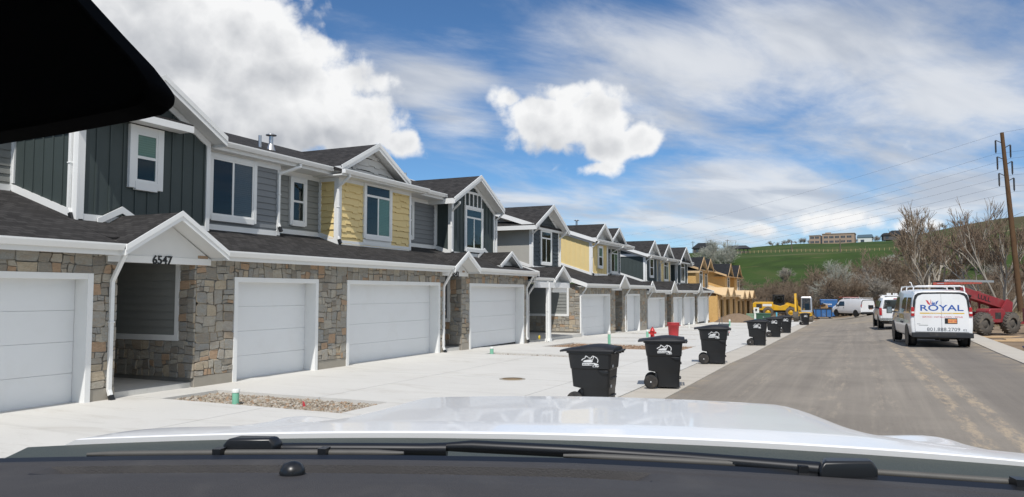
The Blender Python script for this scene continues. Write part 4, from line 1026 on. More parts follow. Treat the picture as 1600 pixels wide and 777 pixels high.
M['hydrant'] = pbr('hydrant_red', (.48,.022,.022), .4, var=.15, vscale=8)
M['redplastic'] = pbr('red_plastic', (.50,.040,.045), .5, var=.12, vscale=4)
def hydrant(x, y):
    t = empty('fire_hydrant', (x, y, g0(x,y)), 0, 'small red fire hydrant between the nearest bins and the red rubbish can', 'fire hydrant')
    b = MB(); b.lathe([(.14,0),(.14,.04),(.095,.045),(.09,.36),(.12,.365),(.12,.41),(.105,.42),(.095,.47),(.06,.52),(.03,.54)], 18); b.build('barrel', M['hydrant'], t)
    n = MB(); n.lathe([(.028,.53),(.028,.59)], 5); n.build('bonnet_nut', M['hydrant'], t)
    for v in ((.16,0),(-.16,0)):
        c = MB(); c.tube([(0,0,.31),(v[0],v[1],.31)], .045, 12); c.tube([(v[0]*.9,0,.31),(v[0]*1.12,0,.31)], .055, 8); c.build('side_outlet', M['hydrant'], t)
    c = MB(); c.tube([(0,0,.27),(0,-.16,.27)], .06, 12); c.tube([(0,-.15,.27),(0,-.19,.27)], .075, 8); c.build('front_outlet', M['hydrant'], t)
hydrant(-9.05, 35.6)
def round_can(name, x, y, rt, rb, h, mat, label, square=False):
    t = empty(name, (x, y, g0(x,y)), 0, label, 'rubbish can')
    b = MB(); b.lathe([(rb,0),(rb*1.02,.02),(rt*.93,h*.78),(rt*1.0,h*.79),(rt*1.02,h*.97)], 28); b.build('body', mat, t)
    r = MB(); r.lathe([(rt*.95,h*.96),(rt*1.07,h*.96),(rt*1.09,h),(rt*.94,h)], 28); r.build('rim', mat, t)
    for sg in (-1, 1):
        hd = MB(); hd.tube([(sg*rt*1.0,-.08,h*.80),(sg*rt*1.16,-.06,h*.80),(sg*rt*1.16,.06,h*.80),(sg*rt,.08,h*.80)], .018, 8); hd.build('handle', mat, t)
    return t
round_can('rubbish_can', -8.72, 38.6, .30, .235, .74, M['redplastic'], 'round red plastic rubbish can on the driveway behind the hydrant')
gc = empty('rubbish_can', (-6.75, 42.0, g0(-6.75,42)), R(8), 'grey plastic wheeled rubbish can with a tall handle, on the pavement', 'rubbish can')
M['greyplastic'] = pbr('grey_plastic', (.085,.095,.10), .5, var=.15)
b = MB(); b.loft([rrect(-.20,.20,-.17,.17,.03), rrect(-.26,.26,-.22,.22,.60), rrect(-.30,.30,-.25,.25,.61), rrect(-.30,.30,-.25,.25,.65)], smooth=False); b.build('body', M['greyplastic'], gc, .008, fix=True)
b = MB(); b.tube([(-.24,.2,.55),(-.26,.24,1.0),(-.12,.24,1.02),(-.10,.2,.6)], .016, 8); b.build('handle', M['greyplastic'], gc)
for sg in (-1,1):
    b = MB(); b.lathe([(.08,-.02),(.08,.02)], 14, 'x', (sg*.22,.18,.08)); b.build('wheel', M['rubber'], gc)
M['pvc'] = pbr('white_pvc', (.70,.71,.66), .4); M['pvc_green'] = pbr('green_pvc', (.22,.52,.36), .4, var=.1); M['pvc_blue'] = pbr('blue_pvc', (.10,.42,.55), .4)
pipes = [(-10.30,10.42,.29,.062,'g','short stubby sewer pipe stub in the gravel bed before the single garage door'),
         (-11.02,22.32,.27,.060,'g','pale green pipe stub at the corner of the narrow gravel bed'),
         (-9.59,30.5,.57,.058,'g','tall green and white pipe stub beside the red clay bed'),
         (-9.87,37.8,.44,.062,'g','green pipe stub just left of the fire hydrant'),
         (-11.3,55.0,.44,.055,'w','thin white pipe standing on the far driveways'),
         (-9.6,62.5,.60,.06,'g','green capped pipe left of the grey rubbish can handle, far up the row'),
         (-8.1,66.5,.62,.07,'b','turquoise pipe stub on the far driveway'),
         (-9.2,95.5,.95,.08,'b','turquoise marker pipe right of the green utility cabinet')]
for (x, y, h, r, c, lab) in pipes:
    t = empty('pipe_stub', (x, y, g0(x,y)-.07), 0, lab, 'pipe', 'pipe stubs in the driveways')
    p = MB(); p.lathe([(r,0),(r,h*.93)], 14); p.build('pipe', M[{'g':'pvc_green','w':'pvc','b':'pvc_blue'}[c]], t)
    p = MB(); p.lathe([(r*1.14,h*.80),(r*1.14,h),(r*.9,h*1.03),(r*.3,h*1.03)], 14); p.build('cap', M['pvc'] if c != 'b' else M['pvc_blue'], t)
def flag(x, y, h, mat, label, name='survey_flag'):
    t = empty(name, (x, y, g0(x,y)-.06), R(25), label, 'marker flag', 'marker flags in the gravel and slabs')
    p = MB(); p.tube([(0,0,0),(.01,0,h)], .004, 6); p.build('wire', M['steel'], t)
    p = MB(); p.prism(Fr((0,0,0),(1,0,0),(0,0,1),(0,-1,0)), [(.0,h-.085),(.055,h-.08),(.035,h),(.0,h+.01)], -.002, .002); p.build('flag', mat, t)
M['flag_y'] = pbr('yellow_flag', (.75,.55,.03), .6)
flag(-8.72, 10.35, .16, M['redplastic'], 'tiny red survey flag in the nearest gravel bed')
flag(-7.1, 39.2, .20, M['redplastic'], 'tiny red marker flag right of the red rubbish can')
flag(-6.9, 44.5, .22, M['redplastic'], 'tiny red marker flag behind the grey rubbish can')
ym = empty('cable_marker', (-12.62, 30.15, -.17+.10), 0, 'yellow cable tag on the porch floor beside the white post', 'marker'); 
p = MB(); p.tube([(0,0,0),(0,0,.16)], .012, 8); p.build('stake', M['pvc'], ym); p = MB(); p.lathe([(.02,-.015),(.085,-.015),(.085,.015),(.02,.015)], 14, 'x', (.02,0,.13)); p.build('disc', M['flag_y'], ym)
mh = empty('manhole_cover', (-7.25, 15.75, .0), 0, 'flat rusty round inspection cover in the driveway', 'manhole cover')
M['rust'] = pbr('rusty_iron', (.20,.14,.075), .75, var=.3, vscale=18, bump=.5, bscale=50)
p = MB(); p.lathe([(.30,-.02),(.30,.006),(.235,.008)], 32); p.build('ring', M['foundation'], mh); p = MB(); p.lathe([(.23,-.02),(.23,.012),(.05,.013)], 32); p.build('lid', M['rust'], mh)
M['greenbox'] = pbr('utility_green', (.030,.085,.048), .5, var=.1); M['greenbox_pale'] = pbr('faded_green', (.20,.30,.20), .6, var=.1)
def cabinet(x, y, w, d, h, mat, label):
    t = empty('utility_cabinet', (x, y, g0(x,y)), R(4), label, 'utility cabinet')
    p = MB(); p.box(-w/2-.1,-d/2-.1,-.3,w/2+.1,d/2+.1,.06); p.build('plinth', M['foundation'], t)
    p = MB(); p.loft([rrect(-w/2,w/2,-d/2,d/2,.06,.03),rrect(-w/2,w/2,-d/2,d/2,h*.86,.03)], smooth=False); p.build('housing', mat, t, .01, fix=True)
    p = MB(); p.loft([rrect(-w/2-.03,w/2+.03,-d/2-.04,d/2+.02,h*.865,.03),rrect(-w/2-.02,w/2+.02,-d/2-.02,d/2,h,.03)], smooth=False); p.build('lid', mat, t, .01, fix=True)
    p = MB(); p.box(-.06,-d/2-.02,h*.5,.06,-d/2-.002,h*.62); p.build('latch', M['steel'], t)
cabinet(-9.35, 83.5, 1.45, 1.0, .92, M['greenbox'], 'dark green steel utility cabinet behind the cluster of bins')
cabinet(-10.75, 84.0, .75, .6, .85, M['greenbox_pale'], 'smaller faded green utility box left of the dark cabinet')
mp = empty('meter_pedestal', (-10.6, 88.0, g0(-10.6,88)), 0, 'narrow white meter pedestal in front of the timber house', 'meter')
p = MB(); p.box(-.25,-.1,0,.25,.1,.9); p.box(-.28,-.13,.9,.28,.13,1.5); p.build('case', M['pvc'], mp); p = MB(); p.lathe([(.11,0),(.11,-.08),(.08,-.1)], 16, 'y', (0,-.13,1.25)); p.build('meter', M['black'], mp)
# dirt heap by the timber house
def heap(name, x, y, rx, ry, h, mat, label, seed):
    m = MB(); rg = random.Random(seed); n = 22; k = 10; 
    for j in range(k+1):
        r = j/k
        for i in range(n):
            a = 2*math.pi*i/n; q = 1+.12*math.sin(3*a+seed)+rg.uniform(-.05,.05)
            m.v.append((x+rx*r*q*math.cos(a), y+ry*r*q*math.sin(a), gz(x,y)-.12+h*(1-r*r)**1.2*(1+.15*math.sin(5*a+seed)*r)+rg.uniform(-.03,.05)*(1-r)))
    for j in range(k):
        for i in range(n): m.f.append((j*n+i, j*n+(i+1)%n, (j+1)*n+(i+1)%n, (j+1)*n+i)); m.sm.append(True)
    o = m.build(name, mat); return tag(o, label, 'soil heap')
M['soil'] = pbr('heaped_soil', (.21,.15,.10), .95, var=.35, vscale=5, bump=.9, bscale=14)
heap('soil_heap', -11.3, 78.3, 2.3, 1.6, 1.0, M['soil'], 'low brown soil heap at the foot of the strand board wall', 3)
heap('soil_heap', 8.5, 41.0, 2.6, 1.6, .35, M['soil'], 'low spread of brown soil on the lot beside the red telehandler', 5)
# planks and a blue hose on the right-hand lot
rg = random.Random(4)
for k, (x, y, L, a, lab) in enumerate([(5.6,42.0,3.6,12,'long pale plank lying flat behind the white service van'),(6.3,39.0,3.0,5,'weathered plank lying nearest the kerb on the dirt lot'),(6.9,40.6,2.4,24,'short skewed plank between two longer ones on the dirt lot'),(8.1,43.2,3.2,-6,'pale plank lying before the red telehandler wheels')]):
    p = MB(); p.box(-L/2,-.10,-.02,L/2,.10,.035); o = p.build('plank', M['lumber'], None, .004); o.location = (x, y, g0(x,y)-.03); o.rotation_euler = (R(2), R(rg.uniform(-2,2)), R(a)); tag(o, lab, 'plank', 'planks on the dirt lot')
M['hose'] = pbr('blue_tubing', (.03,.035,.16), .5)
p = MB(); pts = []
for k in range(90):
    a = k*.42; r = .62+.05*math.sin(k*1.7); pts.append((r*math.cos(a), r*.75*math.sin(a), .03+.012*(k//15)+.02*math.sin(k*.9)))
p.tube(pts, .022, 6); o = p.build('tubing_coil', M['hose']); o.location = (6.15, 34.0, g0(6.15,34)-.08); tag(o, 'loose coil of dark blue tubing on the dirt by the kerb', 'tubing')

# ------------------------------------------------------------------ vehicles
M['vanwhite'] = pbr('van_paint', (.80,.80,.79), .28, coat=.6, var=.03, vscale=1.0, dirt=(.55,.51,.45), dscale=1.4, damt=.2)
M['blue_ink'] = pbr('blue_lettering', (.03,.10,.36), .4); M['red_ink'] = pbr('red_lettering', (.55,.05,.06), .4); M['gold'] = pbr('gold_stripe', (.68,.44,.04), .4)
M['taillight'] = pbr('tail_light_red', (.42,.012,.018), .15, coat=.8); M['lamp_clear'] = pbr('lamp_clear', (.75,.75,.72), .1, coat=.8)
M['grey_ink'] = pbr('grey_lettering', (.07,.08,.10), .5); M['plate'] = pbr('plate_orange', (.75,.33,.12), .5, var=.25, vscale=14); M['bumper'] = pbr('bumper_black', (.02,.021,.023), .55, var=.2)
M['silver'] = pbr('silver_aluminium', (.62,.62,.63), .35, metal=.7); M['hub'] = pbr('wheel_silver', (.42,.42,.43), .35, metal=.8)
M['yellow_m'] = pbr('machine_yellow', (.66,.37,.012), .4, var=.08, vscale=2, dirt=(.30,.22,.13), dscale=1.5, damt=.4)
M['red_m'] = pbr('machine_red', (.26,.026,.032), .55, var=.25, vscale=2, dirt=(.20,.10,.08), dscale=1.5, damt=.6)
M['blue_m'] = pbr('skip_blue', (.03,.13,.34), .5, var=.2, vscale=2, dirt=(.25,.32,.42), dscale=1.6, damt=.45)
M['cardboard'] = pbr('cardboard', (.42,.26,.12), .85, var=.3, vscale=4)
M['darkmetal'] = pbr('dark_machinery', (.03,.029,.028), .6, var=.4, vscale=6, dirt=(.12,.10,.08), dscale=4, damt=.5)
def wheel(t, x, y, r, w, rim=None, lugs=False, tyre=None, rimr=.62):
    """axle along local x"""
    tyre = tyre or M['rubber']
    m = MB(); m.lathe([(r*rimr,-w/2),(r*.93,-w/2),(r,-w/2*.72),(r,w/2*.72),(r*.93,w/2),(r*rimr,w/2)], 30, 'x', (x, y, r), caps=False)
    if lugs:
        for k in range(20):
            a = 2*math.pi*k/20
            for sg in (-1, 1):
                a2 = a+(.0 if sg < 0 else math.pi/20)
                m.bar((x+sg*w*.02, y+(r*.995)*math.cos(a2+.12), r+(r*.995)*math.sin(a2+.12)), (x+sg*w*.50, y+(r*.985)*math.cos(a2-.10), r+(r*.985)*math.sin(a2-.10)), .07*r/.55, .06*r/.55, (0,math.cos(a2),math.sin(a2)))
    o = m.build('wheel', tyre, t)
    h = MB(); h.lathe([(.02,-w*.30),(r*.35,-w*.32),(r*.42,-w*.18),(r*.58,-w*.22),(r*.64,-w*.42),(r*.64,w*.42),(r*.58,w*.22),(r*.42,w*.18),(r*.35,w*.32),(.02,w*.30)], 24, 'x', (x, y, r))
    h.build('rim', rim or M['hub'], o)
    return o
def body_sec(y, hw_b, hw_m, hw_t, zb, zm, zt, rt=.16):
    """a car-like cross-section at y: belt width hw_m at zm, roof half width hw_t at zt"""
    half = [(hw_b*.93,zb),(hw_b,zb+.10),(hw_m,zm*.55+zb*.45),(hw_m,zm),(hw_t+(hw_m-hw_t)*.22,zt-rt*1.1),(hw_t-.02,zt-rt*.35),(hw_t-rt,zt-.02),(hw_t*.5,zt)]
    return [(x,y,z) for x,z in half]+[(-x,y,z) for x,z in reversed(half)]
def make_van(label, royal=False, panel=False):
    t = empty('service_van', (0,0,0), 0, label, 'van', 'white service vans')
    b = MB()
    S = [(.06,.97,1.0,.84,.50,1.10,2.00),(.0,.98,1.0,.84,.48,1.10,1.95)]
    secs = [body_sec(-.02,.95,.97,.80,.46,1.08,1.93), body_sec(.02,.985,1.005,.85,.42,1.10,2.01), body_sec(.5,1.0,1.01,.87,.38,1.10,2.07), body_sec(2.6,1.0,1.01,.88,.36,1.10,2.09),
            body_sec(3.7,1.0,1.01,.87,.36,1.10,2.07), body_sec(4.15,1.0,1.01,.82,.36,1.10,1.95,.14), body_sec(4.85,1.0,1.0,.90,.36,1.08,1.32,.10), body_sec(5.35,.97,.96,.86,.38,.95,1.14,.08), body_sec(5.62,.88,.88,.76,.42,.86,1.0,.06)]
    b.loft(secs, smooth=False)
    bo = b.build('body', M['vanwhite'], t, .015, fix=True)
    # rear doors: a slightly proud shell with a centre gap, dark quarter surrounds
    rd = MB(); F = Fr((0,-.035,0),(1,0,0),(0,0,1),(0,-1,0))
    for sg in (-1, 1):
        pts = [(.004,.56),(.86,.56),(.875,1.10),(.80,1.72),(.74,1.84),(.60,1.90),(.004,1.915)]
        pp = [(sg*a,z) for a,z in pts]; rd.prism(F, pp if sg > 0 else pp[::-1], -.05, .012)
    rd.build('rear_door', M['vanwhite'], t, .006)
    sur = MB()
    for sg in (-1, 1):
        pp = [(sg*a,z) for a,z in [(.865,1.30),(.935,1.30),(.90,1.66),(.845,1.87),(.74,1.95),(.60,1.975),(.0,1.985),(.0,1.925),(.60,1.912),(.75,1.85),(.815,1.72)]]
        q = pp if sg > 0 else pp[::-1]
        for a, c in zip(range(0,5), range(10,5,-1)): pass
        sur.prism(F, q, -.045, .004)
    sur.build('door_surround', M['bumper'], t)
    for sg in (-1, 1):
        l = MB(); l.prism(F, [(sg*a,z) for a,z in ([(.875,1.12),(.99,1.12),(.975,1.44),(.88,1.44)] if sg > 0 else [(.88,1.44),(.975,1.44),(.99,1.12),(.875,1.12)])], -.06, .03); lo = l.build('tail_light', M['taillight'], t, .006)
        l = MB(); l.obox(F, sg*.93-.045, sg*.93+.045, 1.22, 1.28, .03, .034); l.build('reverse_lamp', M['lamp_clear'], lo)
    bp = MB(); bp.loft([[(x,y,z) for x,z in ((-.98,.36),(.98,.36),(.98,.53),(.70,.56),(-.70,.56),(-.98,.53))] for y in (-.20,.05)], smooth=False); bpo = bp.build('bumper', M['bumper'], t, .02, fix=True)
    bs = MB(); bs.box(-.42,-.206,.42,.42,-.198,.54); bs.build('step_pad', M['darkmetal'], bpo)
    hl = MB(); hl.box(-.13,-.056,1.945,.13,-.02,1.985); hl.build('high_brake_light', M['darkmetal'], t, .005)
    lp = MB(); lp.obox(F, .10,.50,.86,1.05,.012,.025); lpo = lp.build('plate_holder', M['black'], t, .004)
    lp = MB(); lp.obox(F, .20,.48,.88,1.02,.0255,.029); lp.build('plate', M['plate'], lpo)
    # side glass, doors, mirrors
    for sg in (-1, 1):
        for (y0, y1, nm) in ((.25,1.10,'rear_side_window'),(1.30,2.35,'middle_side_window'),(3.02,3.98,'door_window')):
            if panel and nm != 'door_window': continue
            g = MB(); P = []
            def sx(z): return sg*(1.012+(.872+.135*.2-1.012)*(z-1.10)/(1.90-1.10)+.006)
            z0, z1 = 1.22, 1.78; sh = .30 if nm == 'door_window' else .03
            P = [(sx(z0),y0,z0),(sx(z0),y1+ (sh if nm=='door_window' else 0),z0),(sx(z1),y1-.0,z1),(sx(z1),y0+.03,z1)]
            Q = [(x-sg*.03,y,z) for x,y,z in P]
            g.add(P+Q, [(0,1,2,3),(7,6,5,4)]+[(i,(i+1)%4,4+(i+1)%4,4+i) for i in range(4)]); g.build(nm, M['car_glass'], t, .004)
        mr = MB(); mr.loft([[(sg*1.12,4.0+dy,1.12),(sg*1.32,4.0+dy,1.12),(sg*1.32,4.0+dy,1.40),(sg*1.12,4.0+dy,1.40)] for dy in (0,.12)], smooth=False); mr.bar((sg*.98,4.05,1.2),(sg*1.14,4.05,1.2),.05,.05); mo = mr.build('wing_mirror', M['black'], t, .015)
        gl = MB(); gl.box(min(sg*1.14,sg*1.30),3.992,1.14,max(sg*1.14,sg*1.30),3.997,1.38); gl.build('mirror_glass', M['chrome'], mo)
        hd = MB(); hd.box(min(sg*1.015,sg*1.035),3.05,1.0,max(sg*1.015,sg*1.035),3.22,1.05); hd.build('door_handle', M['bumper'], t)
        hl = MB(); hl.box(min(sg*.50,sg*.80),5.55,.74,max(sg*.50,sg*.80),5.66,.92); hl.build('headlight', M['lamp_clear'], t, .01)
        for yc in (.95, 4.62): ar = MB(); ar.lathe([(.44,-.02),(.44,.012),(.36,.012)], 28, 'x', (sg*1.005,yc,.37)); ar.build('wheel_arch', M['black'], t)
    ws = MB(); ws.add([(-.80,4.20,1.88),(.80,4.20,1.88),(.90,4.88,1.36),(-.90,4.88,1.36),(-.80,4.16,1.86),(.80,4.16,1.86),(.90,4.84,1.34),(-.90,4.84,1.34)], [(0,1,2,3),(7,6,5,4),(0,4,5,1),(1,5,6,2),(2,6,7,3),(3,7,4,0)]); ws.build('windscreen', M['car_glass'], t)
    gr = MB(); gr.box(-.48,5.60,.60,.48,5.68,.92); gr.build('grille', M['bumper'], t, .01)
    un = MB(); un.box(-.75,.3,.28,.75,5.2,.42); un.tube([(-.85,.95,.37),(.85,.95,.37)], .06, 10); un.lathe([(.03,-.13),(.14,-.06),(.14,.06),(.03,.13)], 14, 'x', (0,.95,.36)); un.tube([(.55,-.1,.30),(.55,1.2,.30)], .035, 8); un.build('underbody', M['darkmetal'], t)
    for (x, y) in ((-.84,.95),(.84,.95),(-.84,4.62),(.84,4.62)): wheel(t, x, y, .37, .25)
    # ladder rack
    rk = MB()
    for y in (.35, 2.0, 3.4):
        rk.tube([(-.84,y,2.0),(-.82,y,2.15),(-.70,y,2.20),(.70,y,2.20),(.82,y,2.15),(.84,y,2.0)], .025, 8)
    for x in (-.78, .78): rk.tube([(x,.15,2.19),(x,3.6,2.19)], .022, 8)
    rk.tube([(-.86,.35,2.16),(-.90,.35,2.32),(-.96,.35,2.34)], .02, 8); rk.build('roof_rack', M['vanwhite'], t)
    if royal:
        G_ = M['blue_ink']; rx = (math.pi/2, 0, 0); yy = -.0475-.001
        dc = empty('lettering'); dc.parent = t
        text_mesh('name_lettering', 'ROYAL', .30, M['blue_ink'], dc, (.0,yy,1.315), rx, .0015, sx=1.48, bold=.004)
        u = MB(); u.obox(F, -.70,.73,1.205,1.245,.013,.0145); u.build('underline', M['gold'], dc)
        text_mesh('underline_lettering', 'PLUMBING HEATING AIR', .036, M['vanwhite'], dc, (.0,yy-.0015,1.212), rx, .0005, sx=1.9)
        text_mesh('trade_lettering', 'SERVICE \u2022 INSTALLATION \u2022 REPAIR', .082, M['red_ink'], dc, (.03,yy,1.065), rx, .0012, sx=1.03)
        text_mesh('phone_lettering', '801.888.2709', .175, M['grey_ink'], dc, (.05,yy,.595), rx, .0012, sx=1.13)
        text_mesh('unit_lettering', '02', .10, M['grey_ink'], dc, (.735,yy,.60), rx, .0012, sx=1.25)
        bd = MB(); bd.obox(F, -.80,-.69,.835,.85,.013,.016); bd.obox(F, -.74,-.44,.785,.805,.013,.016); bd.build('badge', M['chrome'], dc)
        text_mesh('plate_lettering', 'W41 0B', .085, M['red_ink'], dc, (.34,-.0665,.92), rx, .0008)
        cr = MB(); cb = MB()
        cx, cz = -.30, 1.50
        for (mm, px_) in ((cr, [(-.20,.20),(-.13,.05),(-.10,.03),(-.11,.17)]), (cr, [(-.12,.13),(-.085,.02),(-.05,.015),(-.075,.10)]), (cr, [(-.035,.24),(-.045,.10),(-.02,.02),(-.008,.05)]),
                          (cb, [(-.035+.05,.17),(.0,.05),(.02,.01),(.04,.06)]), (cb, [(.22,.18),(.14,.14),(.105,.02),(.15,.04)]), (cb, [(.11,.12),(.07,.10),(.06,.01),(.09,.02)]), (cb, [(.055,.15),(.035,.06),(.05,.0),(.065,.05)])):
            mm.prism(F, [(cx+a,cz+b_) for a,b_ in px_], .013, .0145)
        cr.build('crown_red', M['red_ink'], dc); cb.build('crown_blue', M['blue_ink'], dc)
        sl = text_mesh('side_lettering', 'ROYAL', .26, M['gold'], dc, (-1.024,2.1,.98), (math.pi/2,0,-math.pi/2), .0015, sx=1.5, bold=.004)
        sl = text_mesh('side_phone_lettering', '801.888.2709', .12, M['grey_ink'], dc, (-1.024,2.1,.80), (math.pi/2,0,-math.pi/2), .0015, sx=1.2)
    return t
van = make_van('white service van lettered ROYAL on its back doors, parked at the right kerb', royal=True)
van.location = (2.72, 32.55, g0(2.72,34)-.03); van.rotation_euler = (0,0,R(5.0)); van.scale = (1.03,1.03,1.05)
v2 = make_van('far white van with roof rack, seen at an angle in front of the blue container', panel=True)
v2.location = (.75, 99.0, g0(.15,100)-.03); v2.rotation_euler = (0,0,R(37))
# ladders lie on the van's rack
def ladder(x, y, z, L, rz, mat, label, tilt=0):
    t = empty('ladder', (x,y,z), rz, label, 'ladder', 'ladders on the van roof'); t.rotation_euler = (R(tilt),0,rz)
    for sg in (-1,1):
        m = MB(); m.box(sg*.20-.02,0,0,sg*.20+.02,L,.085); m.build('rail', mat, t)
    k = .25
    while k < L: m = MB(); m.tube([(-.19,k,.045),(.19,k,.045)], .016, 6); m.build('rung', M['silver'], t); k += .3
    return t
M['orange_frp'] = pbr('orange_fibreglass', (.50,.10,.07), .5, var=.2, vscale=6)
zv = g0(2.72,34)-.03+2.34
ladder(2.72, 33.0, zv+.02, 3.5, R(-27), M['orange_frp'], 'red fibreglass ladder lying on the lettered van roof rack', 1)
ladder(3.1, 33.0, zv+.13, 3.6, R(-27), M['silver'], 'silver ladder lying on the lettered van roof rack')
ladder(-.4, 100.6, g0(.15,100)+2.2, 3.2, R(37), M['orange_frp'], 'red ladder on the far van roof rack')

def make_suv():
    t = empty('sport_utility_car', (0,0,0), 0, 'white sport utility car with roof rack and dark rear window, ahead of the lettered van', 'car')
    b = MB(); secs = [body_sec(-.02,.94,.96,.74,.55,1.12,1.80), body_sec(.05,.98,1.0,.78,.48,1.14,1.88), body_sec(1.0,1.0,1.01,.80,.44,1.15,1.93), body_sec(2.7,1.0,1.01,.79,.44,1.14,1.90),
                      body_sec(3.3,1.0,1.0,.78,.44,1.13,1.72,.12), body_sec(3.85,1.0,1.0,.92,.44,1.08,1.20,.08), body_sec(4.9,.98,.97,.86,.46,1.0,1.10,.08), body_sec(5.2,.9,.88,.76,.5,.92,.98,.06)]
    b.loft(secs, smooth=False); b.build('body', M['vanwhite'], t, .015, fix=True)
    F = Fr((0,-.03,0),(1,0,0),(0,0,1),(0,-1,0))
    g = MB(); g.prism(F, [(-.80,1.22),(.80,1.22),(.70,1.74),(-.70,1.74)], -.05, .012); g.build('rear_window', M['car_glass'], t, .01)
    lg = MB(); lg.obox(F, -.84,.84,.62,1.17,-.05,.015); lg.build('tailgate', M['vanwhite'], t, .01)
    for sg in (-1,1):
        l = MB(); l.box(min(sg*.86,sg*1.0),-.06,.82,max(sg*.86,sg*1.0),.10,1.26); l.build('tail_light', M['taillight'], t, .01)
        for (y0,y1) in ((.35,1.25),(1.35,2.3),(2.4,3.15)):
            g = MB(); sx = lambda z: sg*(1.015-.21*(z-1.14)/.74+.004); P = [(sx(1.2),y0,1.2),(sx(1.2),y1+(.35 if y0 > 2.3 else 0),1.2),(sx(1.68),y1-.05,1.68),(sx(1.68),y0+.04,1.68)]
            Q = [(x-sg*.03,y,z) for x,y,z in P]; g.add(P+Q, [(0,1,2,3),(7,6,5,4)]+[(i,(i+1)%4,4+(i+1)%4,4+i) for i in range(4)]); g.build('side_window', M['car_glass'], t, .004)
        mr = MB(); mr.box(min(sg*1.06,sg*1.36),3.3,1.14,max(sg*1.06,sg*1.36),3.42,1.38); mr.bar((sg*.98,3.36,1.2),(sg*1.1,3.36,1.2),.05,.05); mr.build('wing_mirror', M['black'], t, .02)
        
        for yc in (1.0,4.2): ar = MB(); ar.lathe([(.46,-.02),(.46,.014),(.38,.014)], 28, 'x', (sg*1.0,yc,.40)); ar.build('wheel_arch', M['black'], t)
    hb = MB(); hb.obox(F, -.22,.22,1.79,1.84,-.02,.02); hb.build('high_brake_light', M['taillight'], t)
    bp = MB(); bp.loft([[(x,y,z) for x,z in ((-.98,.50),(.98,.50),(.98,.66),(-.98,.66))] for y in (-.17,.05)], smooth=False); bp.build('bumper', M['chrome'], t, .02)
    lp = MB(); lp.obox(F, .12,.46,.70,.84,.016,.02); lp.build('plate', M['plate'], t); 
    ws = MB(); ws.prism(Fr((0,3.32,1.70),(1,0,0),Vector((0,.56,-.50)).normalized(),(0,.66,.74)), [(-.74,0),(.74,0),(.86,.72),(-.86,.72)], -.02, .012); ws.build('windscreen', M['car_glass'], t)
    un = MB(); un.box(-.8,.2,.30,.8,4.8,.5); un.box(-.5,-.12,.36,.5,-.08,.46); un.build('underbody', M['darkmetal'], t)
    for (x,y) in ((-.84,1.0),(.84,1.0),(-.84,4.2),(.84,4.2)): wheel(t, x, y, .40, .27)
    rk = MB()
    for y in (.35,1.2,2.1): rk.box(-.80,y-.04,1.98,.80,y+.04,2.03); rk.box(-.74,y-.03,1.86,-.66,y+.03,2.0); rk.box(.66,y-.03,1.86,.74,y+.03,2.0); [rk.box(q-.03,y-.03,2.03,q+.03,y+.03,2.15) for q in (-.35,.0,.42)]
    rk.box(-.82,.2,1.96,-.76,2.3,2.02); rk.box(.76,.2,1.96,.82,2.3,2.02); rk.build('roof_rack', M['vanwhite'], t)
    return t
suv = make_suv(); suv.location = (1.98, 50.6, g0(2,50)-.03); suv.rotation_euler = (0,0,R(3.5))

